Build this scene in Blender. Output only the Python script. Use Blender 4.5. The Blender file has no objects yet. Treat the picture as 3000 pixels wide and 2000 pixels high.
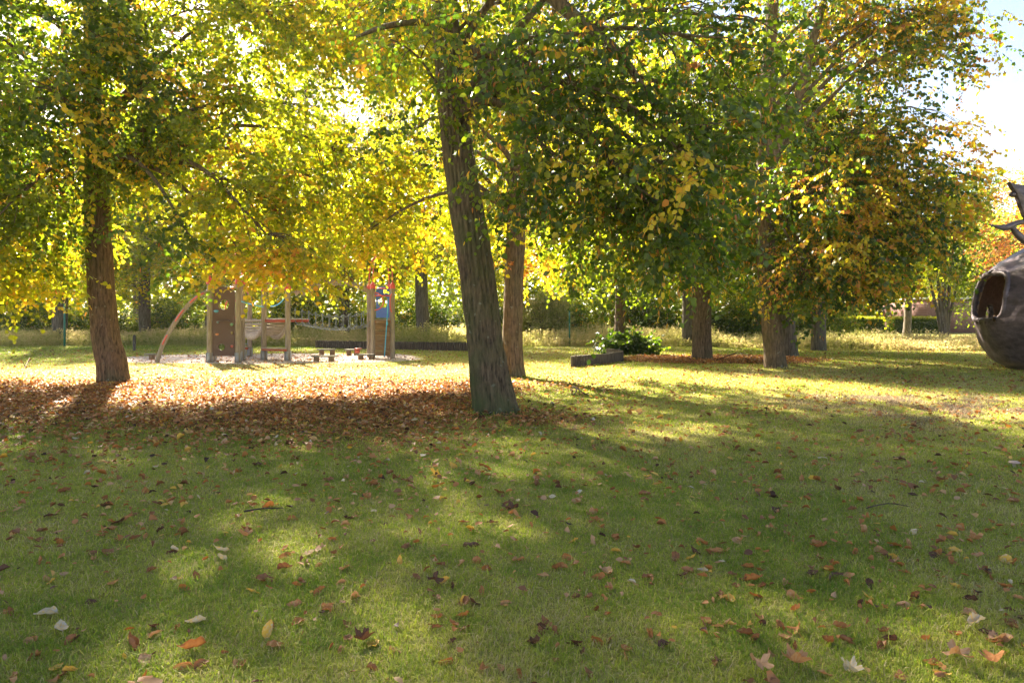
import bpy, math, random
import numpy as np
from mathutils import Vector, Matrix

# ------------------------------------------------------------------ camera, sky, sun
R = math.radians
scene = bpy.context.scene
COL = scene.collection
EYE = 1.5
cd = bpy.data.cameras.new("camera")
cam = bpy.data.objects.new("camera", cd); COL.objects.link(cam)
cam.location = (0, 0, EYE); cam.rotation_euler = (R(90), 0, 0)
cd.lens = 24; cd.sensor_width = 36; cd.shift_y = -0.025
cd.clip_start = 0.05; cd.clip_end = 3000
scene.camera = cam

SUN_AZ, SUN_EL = -29.0, 33.0
world = bpy.data.worlds.new("World"); scene.world = world; world.use_nodes = True
wn = world.node_tree.nodes; wl = world.node_tree.links
sky = wn.new("ShaderNodeTexSky"); sky.sky_type = 'NISHITA'; sky.sun_disc = False
sky.sun_elevation = R(SUN_EL); sky.sun_rotation = R(SUN_AZ)
sky.air_density = 0.5; sky.dust_density = 0.35; sky.ozone_density = 1.0
wb = wn.new("ShaderNodeMix"); wb.data_type = 'RGBA'; wb.blend_type = 'MULTIPLY'; wb.inputs[0].default_value = 1.0; wb.inputs[7].default_value = (1.14, .93, .74, 1)  # the photo's warm white balance
wl.new(sky.outputs[0], wb.inputs[6]); wl.new(wb.outputs[2], wn["Background"].inputs[0]); wn["Background"].inputs[1].default_value = 0.046

sd = bpy.data.lights.new("sun", 'SUN'); sd.energy = 3.8; sd.angle = R(1.3); sd.color = (1.0, 0.87, 0.68)
sun = bpy.data.objects.new("sun", sd); COL.objects.link(sun)
SV = Vector((math.sin(R(SUN_AZ)) * math.cos(R(SUN_EL)), math.cos(R(SUN_AZ)) * math.cos(R(SUN_EL)), math.sin(R(SUN_EL))))
sun.rotation_euler = SV.to_track_quat('Z', 'Y').to_euler(); sun.location = SV * 60
vs = scene.view_settings
vs.view_transform = 'Standard'; vs.look = 'None'; vs.gamma = 1.0; vs.use_curve_mapping = False
vs.exposure = 3.75
scene.render.engine = 'CYCLES'
scene.cycles.max_bounces = 8; scene.cycles.diffuse_bounces = 6; scene.cycles.glossy_bounces = 2
scene.cycles.transmission_bounces = 6; scene.cycles.sample_clamp_indirect = 6.0

# ------------------------------------------------------------------ helpers
def tag(o, label=None, cat=None, group=None, kind=None):
    if label: o["label"] = label
    if cat: o["category"] = cat
    if group: o["group"] = group
    if kind: o["kind"] = kind
    return o

def empty(name, loc=(0, 0, 0), rz=0.0):
    o = bpy.data.objects.new(name, None); COL.objects.link(o)
    o.location = loc; o.rotation_euler = (0, 0, rz); o.empty_display_size = 0.2
    return o

def mesh_np(name, V, polys, mats, parent=None, smooth=False, tint=None, off=None, link=True):
    """polys: list of int arrays (n,k); one object"""
    me = bpy.data.meshes.new(name)
    V = np.asarray(V, dtype=np.float32)
    if off is not None: V = V - np.asarray(off, dtype=np.float32)
    polys = [np.asarray(p, dtype=np.int32) for p in polys if len(p)]
    me.vertices.add(len(V)); me.vertices.foreach_set("co", V.ravel())
    loops = np.concatenate([p.ravel() for p in polys])
    tot = np.concatenate([np.full(len(p), p.shape[1], np.int32) for p in polys])
    st = np.concatenate([[0], np.cumsum(tot)[:-1]]).astype(np.int32)
    me.loops.add(len(loops)); me.loops.foreach_set("vertex_index", loops)
    me.polygons.add(len(tot)); me.polygons.foreach_set("loop_start", st); me.polygons.foreach_set("loop_total", tot)
    if smooth: me.polygons.foreach_set("use_smooth", np.ones(len(tot), bool))
    me.update(calc_edges=True)
    if tint is not None:
        a = me.attributes.new("tint", 'FLOAT', 'FACE'); a.data.foreach_set("value", np.asarray(tint, np.float32))
    for m in (mats if isinstance(mats, (list, tuple)) else [mats]): me.materials.append(m)
    o = bpy.data.objects.new(name, me)
    if link: COL.objects.link(o)
    if parent is not None: o.parent = parent
    return o

class MB:
    """mesh builder: gathers shapes, builds one object"""
    def __init__(s): s.v = []; s.q = []; s.t = []; s.n = 0
    def add(s, V, Q=None, T=None):
        V = np.asarray(V, float)
        if Q is not None and len(Q): s.q.append(np.asarray(Q) + s.n)
        if T is not None and len(T): s.t.append(np.asarray(T) + s.n)
        s.v.append(V); s.n += len(V)
    def tube(s, P, rad, sides=8, cap=True, flat=None):
        P = np.asarray(P, float); n = len(P)
        rad = np.broadcast_to(np.asarray(rad, float), (n,))
        T = np.gradient(P, axis=0); T /= np.linalg.norm(T, axis=1)[:, None] + 1e-9
        ref = np.array([0, 0, 1.0]) if abs(T[:, 2]).mean() < 0.8 else np.array([0, 1.0, 0])
        A = np.cross(T, ref); A /= np.linalg.norm(A, axis=1)[:, None] + 1e-9
        B = np.cross(A, T)
        th = np.arange(sides) / sides * 2 * np.pi
        fa, fb = flat if flat else (1, 1)
        V = P[:, None, :] + (np.cos(th)[None, :, None] * A[:, None, :] * fa + np.sin(th)[None, :, None] * B[:, None, :] * fb) * rad[:, None, None]
        V = V.reshape(-1, 3)
        i = np.arange(n - 1)[:, None] * sides; j = np.arange(sides)[None, :]; k = (j + 1) % sides
        Q = np.stack([i + j, i + k, i + sides + k, i + sides + j], -1).reshape(-1, 4)
        T3 = []
        if cap:
            V = np.concatenate([V, P[:1], P[-1:]]); c0 = n * sides; c1 = c0 + 1
            T3 = [[c0, (a + 1) % sides, a] for a in range(sides)] + [[c1, (n - 1) * sides + a, (n - 1) * sides + (a + 1) % sides] for a in range(sides)]
        s.add(V, Q, T3)
    def box(s, c, size, rz=0.0, bevel=0.0):
        x, y, z = [d / 2 for d in size]
        if bevel > 0:
            b = bevel
            pts = []
            for sx in (-1, 1):
                for sy in (-1, 1):
                    for sz in (-1, 1):
                        pts += [(sx * x, sy * (y - b), sz * (z - b)), (sx * (x - b), sy * y, sz * (z - b)), (sx * (x - b), sy * (y - b), sz * z)]
            V = np.array(pts, float)
            import bmesh
            bm = bmesh.new(); [bm.verts.new(p) for p in V]
            bmesh.ops.convex_hull(bm, input=bm.verts[:])
            bm.verts.ensure_lookup_table(); bm.verts.index_update()
            T = [[v.index for v in f.verts] for f in bm.faces if len(f.verts) == 3]
            Q = [[v.index for v in f.verts] for f in bm.faces if len(f.verts) == 4]
            V = np.array([v.co[:] for v in bm.verts]); bm.free()
        else:
            V = np.array([(a * x, b_ * y, c_ * z) for a in (-1, 1) for b_ in (-1, 1) for c_ in (-1, 1)], float)
            Q = [(0, 1, 3, 2), (4, 6, 7, 5), (0, 4, 5, 1), (2, 3, 7, 6), (0, 2, 6, 4), (1, 5, 7, 3)]; T = []
        cr, sr = math.cos(rz), math.sin(rz)
        W = V.copy(); W[:, 0] = V[:, 0] * cr - V[:, 1] * sr; W[:, 1] = V[:, 0] * sr + V[:, 1] * cr
        s.add(W + np.asarray(c, float), Q, T)
    def beam(s, P, w, h, up=(0, 0, 1)):
        """rectangular section swept along P; w = across, h = along 'up'"""
        P = np.asarray(P, float); n = len(P)
        T = np.gradient(P, axis=0); T /= np.linalg.norm(T, axis=1)[:, None]
        up = np.asarray(up, float)
        A = np.cross(T, up); A /= np.linalg.norm(A, axis=1)[:, None] + 1e-9
        B = np.cross(A, T)
        V = np.stack([P + A * w / 2 + B * h / 2, P - A * w / 2 + B * h / 2, P - A * w / 2 - B * h / 2, P + A * w / 2 - B * h / 2], 1).reshape(-1, 3)
        Q = []
        for i in range(n - 1):
            for k in range(4):
                Q.append([i * 4 + k, i * 4 + (k + 1) % 4, (i + 1) * 4 + (k + 1) % 4, (i + 1) * 4 + k])
        Q += [[3, 2, 1, 0], [(n - 1) * 4 + k for k in range(4)]]
        s.add(V, Q)
    def lathe(s, c, prof, sides=16):
        V = []; th = np.arange(sides) / sides * 2 * np.pi
        for r, z in prof: V += [(c[0] + r * math.cos(t), c[1] + r * math.sin(t), c[2] + z) for t in th]
        n = len(prof); Q = []
        for i in range(n - 1):
            for j in range(sides):
                Q.append([i * sides + j, i * sides + (j + 1) % sides, (i + 1) * sides + (j + 1) % sides, (i + 1) * sides + j])
        s.add(V, Q)
    def build(s, name, mat, parent=None, smooth=False, off=None):
        return mesh_np(name, np.concatenate(s.v), [np.concatenate(x) for x in (s.q, s.t) if x], mat, parent, smooth, off=off)

def shade_auto(o, ang=40):
    me = o.data
    n = len(me.polygons); me.polygons.foreach_set("use_smooth", np.ones(n, bool))
    import bmesh
    bm = bmesh.new(); bm.from_mesh(me)
    for e in bm.edges:
        if len(e.link_faces) == 2 and e.calc_face_angle(0) > R(ang): e.smooth = False
    bm.to_mesh(me); bm.free()

def D(dx, dy, Y):
    """direction measured on the photo at 2352 px wide, turned into a point Y metres ahead"""
    return np.array([(dx - 1176) / 1568 * Y, Y, EYE - (dy - 725) / 1568 * Y])
def S(px, py, Y):
    return np.array([(px - 1500) / 2000 * Y, Y, EYE - (py - 925) / 2000 * Y])

def vnoise(P, seed=0):
    """value noise in [0,1] for (N,3)"""
    P = np.asarray(P, float); F = np.floor(P).astype(np.int64); f = P - F; f = f * f * (3 - 2 * f)
    def h(ix, iy, iz):
        n = (ix * 73856093) ^ (iy * 19349663) ^ (iz * 83492791) ^ (seed * 2654435761)
        n = (n ^ (n >> 13)) * 1274126177 & 0x7fffffff
        return ((n ^ (n >> 16)) & 0xffff) / 65535.0
    out = 0
    for a in (0, 1):
        for b in (0, 1):
            for c in (0, 1):
                w = (f[:, 0] if a else 1 - f[:, 0]) * (f[:, 1] if b else 1 - f[:, 1]) * (f[:, 2] if c else 1 - f[:, 2])
                out = out + w * h(F[:, 0] + a, F[:, 1] + b, F[:, 2] + c)
    return out

# ------------------------------------------------------------------ materials
def new_mat(name):
    m = bpy.data.materials.new(name); m.use_nodes = True
    nt = m.node_tree; return m, nt, nt.nodes, nt.links, nt.nodes["Principled BSDF"]

def ramp(nodes, stops, interp='LINEAR'):
    r = nodes.new("ShaderNodeValToRGB"); cr = r.color_ramp; cr.interpolation = interp
    while len(cr.elements) < len(stops): cr.elements.new(0.5)
    for e, (p, c) in zip(cr.elements, stops): e.position = p; e.color = (*c, 1)
    return r

def leaf_material(name, refl, trans, tw=0.5, rough=0.38, spec=0.5):
    m, nt, N, L, P = new_mat(name)
    a = N.new("ShaderNodeAttribute"); a.attribute_name = "tint"
    r1 = ramp(N, refl); r2 = ramp(N, trans)
    L.new(a.outputs["Fac"], r1.inputs[0]); L.new(a.outputs["Fac"], r2.inputs[0])
    L.new(r1.outputs[0], P.inputs["Base Color"]); P.inputs["Roughness"].default_value = rough
    P.inputs["Specular IOR Level"].default_value = spec
    t = N.new("ShaderNodeBsdfTranslucent"); L.new(r2.outputs[0], t.inputs[0])
    mx = N.new("ShaderNodeMixShader"); mx.inputs[0].default_value = tw
    L.new(P.outputs[0], mx.inputs[1]); L.new(t.outputs[0], mx.inputs[2])
    L.new(mx.outputs[0], N["Material Output"].inputs[0])
    return m

# tint: 0 dark green .. .35 green .. .55 yellow-green .. .75 yellow .. .9 orange .. 1 brown
LR = [(0, (.022, .042, .016)), (.3, (.045, .08, .014)), (.5, (.13, .165, .016)), (.7, (.44, .36, .025)), (.86, (.45, .22, .03)), (1, (.30, .11, .035))]
LT = [(0, (.10, .20, .008)), (.3, (.34, .44, .01)), (.5, (.56, .62, .010)), (.7, (.90, .64, .018)), (.86, (.75, .33, .03)), (1, (.45, .14, .03))]
M_LEAF = leaf_material("linden_leaf", LR, LT, 0.56)
M_LEAF_FAR = leaf_material("far_leaf", LR, LT, 0.5, 0.5, 0.3)
RR = [(0, (.16, .07, .03)), (.4, (.36, .12, .04)), (.7, (.50, .22, .04)), (1, (.55, .35, .08))]
RT = [(0, (.30, .07, .03)), (.4, (.72, .18, .04)), (.7, (.85, .36, .04)), (1, (.9, .6, .1))]
RR[2:] = [(.7, (.55, .32, .08)), (1, (.55, .48, .12))]; RT[2:] = [(.7, (.9, .5, .08)), (1, (.9, .78, .15))]
M_LEAF_RED = leaf_material("copper_leaf", RR, RT, 0.5, 0.45, 0.4)
GR = [(0, (.15, .21, .03)), (.5, (.36, .37, .065)), (.8, (.50, .45, .15)), (1, (.58, .47, .26))]
GT = [(0, (.18, .34, .01)), (.5, (.42, .52, .03)), (.8, (.5, .5, .07)), (1, (.55, .45, .18))]
M_BLADE = leaf_material("grass_blade", GR, GT, 0.45, 0.55, 0.25)
M_THATCH = leaf_material("thatch", [(0, (.09, .06, .04)), (.6, (.26, .19, .13)), (1, (.46, .38, .28))], [(0, (.1, .06, .03)), (1, (.4, .3, .2))], .2, .8, .1)
FR = [(0, (.055, .03, .022)), (.25, (.25, .115, .05)), (.5, (.44, .185, .055)), (.7, (.50, .31, .17)), (.85, (.66, .40, .05)), (1, (.52, .46, .36))]
FT = [(0, (.06, .03, .02)), (.25, (.22, .07, .02)), (.5, (.45, .15, .02)), (.7, (.45, .22, .08)), (.85, (.8, .45, .03)), (1, (.5, .4, .25))]
M_FALL = leaf_material("fallen_leaf", FR, FT, 0.28, 0.6, 0.3)
WR = [(0, (.07, .10, .03)), (.5, (.20, .22, .07)), (1, (.48, .38, .18))]
WT = [(0, (.25, .36, .04)), (.5, (.55, .55, .12)), (1, (.75, .60, .28))]
M_WEED = leaf_material("weed", WR, WT, 0.45, 0.6, 0.2)

def bark_material(name, c1, c2, moss=0.0, scale=1.0, foot=0.0):
    m, nt, N, L, P = new_mat(name)
    tc = N.new("ShaderNodeTexCoord"); mp = N.new("ShaderNodeMapping"); mp.inputs["Scale"].default_value = (scale * 1.0, scale * 1.0, scale * .16)
    L.new(tc.outputs["Object"], mp.inputs[0])
    n1 = N.new("ShaderNodeTexNoise"); n1.inputs["Scale"].default_value = 26; n1.inputs["Detail"].default_value = 7; n1.inputs["Roughness"].default_value = .7
    L.new(mp.outputs[0], n1.inputs["Vector"])
    r = ramp(N, [(.34, c1), (.62, c2)]); L.new(n1.outputs["Fac"], r.inputs[0])
    n2 = N.new("ShaderNodeTexNoise"); n2.inputs["Scale"].default_value = 2.2; n2.inputs["Detail"].default_value = 5
    L.new(tc.outputs["Object"], n2.inputs["Vector"])
    r2 = ramp(N, [(.42, (0, 0, 0)), (.66, (1, 1, 1))]); L.new(n2.outputs["Fac"], r2.inputs[0])
    mx = N.new("ShaderNodeMix"); mx.data_type = 'RGBA'; mul = N.new("ShaderNodeMath"); mul.operation = 'MULTIPLY'; mul.inputs[1].default_value = moss
    L.new(r2.outputs[0], mul.inputs[0]); L.new(mul.outputs[0], mx.inputs[0]); L.new(r.outputs[0], mx.inputs[6]); mx.inputs[7].default_value = (.075, .085, .028, 1)
    # pale lichen flecks
    n3 = N.new("ShaderNodeTexNoise"); n3.inputs["Scale"].default_value = 9; n3.inputs["Detail"].default_value = 3
    L.new(tc.outputs["Object"], n3.inputs["Vector"])
    r3 = ramp(N, [(.66, (0, 0, 0)), (.72, (.6, .6, .6))]); L.new(n3.outputs["Fac"], r3.inputs[0])
    mx2 = N.new("ShaderNodeMix"); mx2.data_type = 'RGBA'; L.new(r3.outputs[0], mx2.inputs[0]); L.new(mx.outputs[2], mx2.inputs[6]); mx2.inputs[7].default_value = (.22, .22, .17, 1)
    last = mx2.outputs[2]
    if foot:   # green algae creeping up from the foot, ragged edge
        sx = N.new("ShaderNodeSeparateXYZ"); L.new(tc.outputs["Object"], sx.inputs[0])
        n4 = N.new("ShaderNodeTexNoise"); n4.inputs["Scale"].default_value = 5; n4.inputs["Detail"].default_value = 6; L.new(tc.outputs["Object"], n4.inputs["Vector"])
        ma = N.new("ShaderNodeMath"); ma.operation = 'MULTIPLY_ADD'; ma.inputs[1].default_value = 1.6; L.new(n4.outputs["Fac"], ma.inputs[0]); ma.inputs[2].default_value = -.28
        mb_ = N.new("ShaderNodeMath"); mb_.operation = 'SUBTRACT'; L.new(ma.outputs[0], mb_.inputs[0]); L.new(sx.outputs[2], mb_.inputs[1])
        mxs = N.new("ShaderNodeMath"); mxs.operation = 'MULTIPLY_ADD'; mxs.inputs[1].default_value = -1.3; L.new(sx.outputs[0], mxs.inputs[0]); L.new(mb_.outputs[0], mxs.inputs[2])
        mc = N.new("ShaderNodeMath"); mc.operation = 'MULTIPLY'; mc.inputs[1].default_value = foot * 2; mc.use_clamp = True; L.new(mxs.outputs[0], mc.inputs[0])
        mf = N.new("ShaderNodeMix"); mf.data_type = 'RGBA'; L.new(mc.outputs[0], mf.inputs[0]); L.new(last, mf.inputs[6]); mf.inputs[7].default_value = (.055, .065, .022, 1); last = mf.outputs[2]
    L.new(last, P.inputs["Base Color"]); P.inputs["Roughness"].default_value = .9; P.inputs["Specular IOR Level"].default_value = .2
    b = N.new("ShaderNodeBump"); b.inputs["Strength"].default_value = .8; b.inputs["Distance"].default_value = .015
    L.new(n1.outputs["Fac"], b.inputs["Height"]); L.new(b.outputs[0], P.inputs["Normal"])
    return m
M_BARK = bark_material("linden_bark", (.014, .009, .006), (.15, .105, .065), .5, 1.0, .5)
M_BARK_W = bark_material("brown_bark", (.028, .018, .011), (.17, .115, .07), .25)
M_BARK_G = bark_material("grey_bark", (.045, .036, .028), (.15, .125, .10), .2, .6)

def simple(name, col, rough=.7, spec=.3, noise=None, bump=0.0, nscale=8, stretch=(1, 1, 1), metal=0.0, detail=5):
    m, nt, N, L, P = new_mat(name)
    P.inputs["Roughness"].default_value = rough; P.inputs["Specular IOR Level"].default_value = spec; P.inputs["Metallic"].default_value = metal
    if noise is None: P.inputs["Base Color"].default_value = (*col, 1)
    else:
        tc = N.new("ShaderNodeTexCoord"); mp = N.new("ShaderNodeMapping"); mp.inputs["Scale"].default_value = stretch
        L.new(tc.outputs["Object"], mp.inputs[0])
        n = N.new("ShaderNodeTexNoise"); n.inputs["Scale"].default_value = nscale; n.inputs["Detail"].default_value = detail; n.inputs["Roughness"].default_value = .65
        L.new(mp.outputs[0], n.inputs["Vector"])
        r = ramp(N, [(.3, col), (.7, noise)]); L.new(n.outputs["Fac"], r.inputs[0]); L.new(r.outputs[0], P.inputs["Base Color"])
        if bump:
            b = N.new("ShaderNodeBump"); b.inputs["Strength"].default_value = bump; b.inputs["Distance"].default_value = .01
            L.new(n.outputs["Fac"], b.inputs["Height"]); L.new(b.outputs[0], P.inputs["Normal"])
    return m
M_POST = simple("weathered_post", (.15, .12, .095), .85, .2, (.33, .28, .23), .5, 10, (4, 4, .35))
M_PLANK = simple("grey_plank", (.26, .22, .17), .85, .2, (.50, .44, .36), .5, 10, (1, 1, 4))
M_BOARD = simple("dark_board", (.09, .055, .03), .85, .2, (.26, .17, .09), .5, 8, (.5, 4, 6))
M_PANEL = simple("brown_panel", (.060, .035, .030), .6, .3, (.105, .065, .055), .2, 60)
M_RED = simple("red_paint", (.50, .05, .045), .45, .4, (.62, .12, .10), .1, 14)
M_REDBAR = simple("red_bar", (.30, .05, .03), .5, .4, (.42, .09, .05), .1, 14)
M_BLUE = simple("blue_panel", (.035, .09, .42), .5, .4, (.06, .14, .50), .1, 6)
M_ROPE = simple("blue_rope", (.05, .30, .55), .8, .2, (.10, .42, .66), .2, 60)
M_GROPE = simple("grey_rope", (.10, .12, .14), .8, .2, (.22, .25, .27), .2, 60)
M_STEEL = simple("zinc_foot", (.22, .23, .25), .55, .4, (.36, .37, .39), .1, 20, (1, 1, 1), .5)
M_PALI = simple("palisade_wood", (.035, .026, .020), .9, .2, (.13, .10, .075), .5, 9, (3, 3, .4))
M_PALI_TOP = simple("palisade_top", (.16, .14, .12), .9, .2, (.26, .24, .20), .5, 12)
M_BENCH = simple("bench_plank", (.13, .12, .09), .85, .2, (.26, .24, .19), .4, 9, (1, 1, 1))
M_STUMP = simple("stump_wood", (.13, .08, .05), .9, .2, (.28, .19, .12), .5, 9, (3, 3, .5))
M_GREEN = simple("green_post_paint", (.010, .10, .075), .5, .4, (.02, .15, .11), .1, 20)
M_BOLLARD = simple("bollard_wood", (.05, .045, .04), .9, .2, (.12, .11, .10), .4, 10, (3, 3, .4))
M_BRONZE = simple("dark_bronze", (.035, .026, .030), .5, .5, (.15, .115, .135), 1.0, 4.5, (1, 1, 1.6), .3, 12)
M_BRONZE_IN = simple("rust_inner_lit", (.22, .13, .08), .75, .2, (.42, .27, .17), .5, 9, (1, 1, 1), .1, 8)  # brown inside of the shell, its colour lightened to look lit

# ------------------------------------------------------------------ leaves
T_NEAR = np.array([(0, 0, 0), (-.46, .30, .07), (-.34, .72, .04), (0, 1.05, -.06), (.34, .72, .04), (.46, .30, .07)])
Q_NEAR = np.array([[0, 3, 2, 1], [0, 5, 4, 3]])
T_FAR = np.array([(0, 0, 0), (-.42, .5, .05), (0, 1, 0), (.42, .5, .05)])
Q_FAR = np.array([[0, 3, 2, 1]])

def leaf_arrays(pos, ax, nrm, size, wid, tint, near=True):
    T, Q = (T_NEAR, Q_NEAR) if near else (T_FAR, Q_FAR)
    ax = ax / (np.linalg.norm(ax, axis=1)[:, None] + 1e-9)
    sd_ = np.cross(ax, nrm); sd_ /= np.linalg.norm(sd_, axis=1)[:, None] + 1e-9
    up = np.cross(sd_, ax)
    V = pos[:, None, :] + size[:, None, None] * (T[None, :, 0:1] * sd_[:, None, :] * wid[:, None, None] + T[None, :, 1:2] * ax[:, None, :] + T[None, :, 2:3] * up[:, None, :])
    n = len(pos); k = len(T)
    F = (Q[None] + (np.arange(n) * k)[:, None, None]).reshape(-1, 4)
    return V.reshape(-1, 3), F, np.repeat(tint, len(Q))

def norm(a): return a / (np.linalg.norm(a, axis=-1, keepdims=True) + 1e-9)

def twigs(rng, origins, dirs, length, per, size, tmean, near, bract=0.0, droop=.35, upbias=.9, tn=.07, r=.004, tube=True):
    """origins (T,3); returns leaf mesh arrays and twig tube arrays"""
    Tn = len(origins); dirs = norm(dirs)
    Ln = length * rng.uniform(.6, 1.3, Tn)
    t = (np.arange(per)[None] + rng.uniform(0, 1, (Tn, per))) / per
    pos = origins[:, None] + dirs[:, None] * (Ln[:, None] * t)[..., None]
    pos[..., 2] -= droop * Ln[:, None] * t ** 2
    pos = pos.reshape(-1, 3); n = len(pos)
    dd = np.repeat(dirs, per, 0)
    sgn = np.where(np.arange(n) % 2 == 0, 1.0, -1.0)[:, None]
    side = norm(np.cross(dd, [0, 0, 1.0])) * sgn
    ax = dd * .5 + side * .8 + rng.normal(0, .35, (n, 3)); ax[:, 2] -= .8
    nr = rng.normal(0, .55, (n, 3)); nr[:, 2] += upbias
    sz = size * rng.uniform(.65, 1.2, n); wd = np.ones(n)
    tm = np.repeat(tmean, per)
    tint = tm + rng.normal(0, tn, n)
    if bract > 0:
        b = rng.random(n) < bract
        ax[b] = np.array([0, 0, -1.0]) + rng.normal(0, .25, (b.sum(), 3)); wd[b] = .30; sz[b] *= 1.0
        tint[b] = rng.uniform(.72, 1.0, b.sum())
        nr[b] = rng.normal(0, 1, (b.sum(), 3))
    pos = pos + norm(ax) * .02
    V, F, tt = leaf_arrays(pos, ax, nr, sz, wd, np.clip(tint, 0, 1), near)
    tv = tf = None
    if tube:
        seg = 3; u = np.linspace(0, 1, seg)
        C = origins[:, None] + dirs[:, None] * (Ln[:, None] * u)[..., None]; C[..., 2] -= droop * Ln[:, None] * u ** 2
        A = norm(np.cross(dirs, [0.3, 0.2, 1.0])); B = norm(np.cross(A, dirs))
        rr = np.array([1.0, .7, .3]) * r
        ring = []
        for k in range(3):
            th = 2 * math.pi * k / 3
            ring.append(C + (A * math.cos(th) + B * math.sin(th))[:, None] * rr[None, :, None])
        Vt = np.stack(ring, 2).reshape(-1, 3)  # T, seg, 3
        b0 = (np.arange(Tn) * seg * 3)[:, None, None]; s_ = (np.arange(seg - 1) * 3)[None, :, None]; k_ = np.arange(3)[None, None]; k2 = (k_ + 1) % 3
        F4 = np.stack([b0 + s_ + k_, b0 + s_ + k2, b0 + s_ + 3 + k2, b0 + s_ + 3 + k_], -1).reshape(-1, 4)
        tv, tf = Vt, F4
    return V, F, tt, tv, tf

def bez(a, b, c, d, n):
    t = np.linspace(0, 1, n)[:, None]
    return (1 - t) ** 3 * a + 3 * (1 - t) ** 2 * t * b + 3 * (1 - t) * t * t * c + t ** 3 * d

def resample(P, r, step):
    P = np.asarray(P, float); r = np.asarray(r, float)
    s = np.concatenate([[0], np.cumsum(np.linalg.norm(np.diff(P, axis=0), axis=1))])
    n = max(3, int(s[-1] / step)); u = np.linspace(0, s[-1], n)
    # smooth interpolation
    def cr(y):
        m = np.gradient(y, s); i = np.clip(np.searchsorted(s, u) - 1, 0, len(s) - 2); h = s[i + 1] - s[i]; t = (u - s[i]) / h
        return (2 * t ** 3 - 3 * t ** 2 + 1) * y[i] + (t ** 3 - 2 * t ** 2 + t) * h * m[i] + (-2 * t ** 3 + 3 * t ** 2) * y[i + 1] + (t ** 3 - t ** 2) * h * m[i + 1]
    return np.stack([cr(P[:, k]) for k in range(3)], 1), cr(r)

def trunk_geo(mb, P, r, sides, step, ridge=.02, flare=1.0, nridge=26, seed=0):
    Q, rr = resample(P, r, step)
    n = len(Q); th = np.arange(sides) / sides * 2 * np.pi
    z = Q[:, 2] - Q[0, 2]
    TH, Z = np.meshgrid(th, z); base = np.repeat(rr[:, None], sides, 1)
    rng = np.random.default_rng(seed)
    ph = rng.uniform(0, 6, 5)
    fl = np.exp(-Z / .22) * (.16 + .16 * np.maximum(0, np.cos(3 * TH + ph[0])) + .13 * np.maximum(0, np.cos(5 * TH + ph[1]))) * flare
    if ridge > 0:
        cx, sx = np.cos(TH), np.sin(TH)
        k = nridge / 6.283
        w = vnoise(np.stack([cx * k * .6, sx * k * .6, Z * 1.3], -1).reshape(-1, 3), seed).reshape(TH.shape)
        a = np.abs(np.sin(TH * nridge / 2 + 3.2 * w + Z * .8))
        m = vnoise(np.stack([cx * k * 1.8, sx * k * 1.8, Z * 5.5], -1).reshape(-1, 3), seed + 1).reshape(TH.shape)
        m2 = vnoise(np.stack([cx * 1.3, sx * 1.3, Z * .9], -1).reshape(-1, 3), seed + 2).reshape(TH.shape)
        disp = ridge * (a ** .6 * .75 + m * .7 - .8) + .12 * base * (m2 - .5)
    else: disp = 0
    RR_ = base * (1 + fl) + disp
    T = norm(np.gradient(Q, axis=0)); A = norm(np.cross(T, [0, 1.0, 0.001])); B = np.cross(A, T)
    V = Q[:, None] + (np.cos(TH)[..., None] * A[:, None] + np.sin(TH)[..., None] * B[:, None]) * RR_[..., None]
    V = V.reshape(-1, 3)
    i = np.arange(n - 1)[:, None] * sides; j = np.arange(sides)[None]; k = (j + 1) % sides
    mb.add(V, np.stack([i + j, i + k, i + sides + k, i + sides + j], -1).reshape(-1, 4))
    return Q, rr

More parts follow.
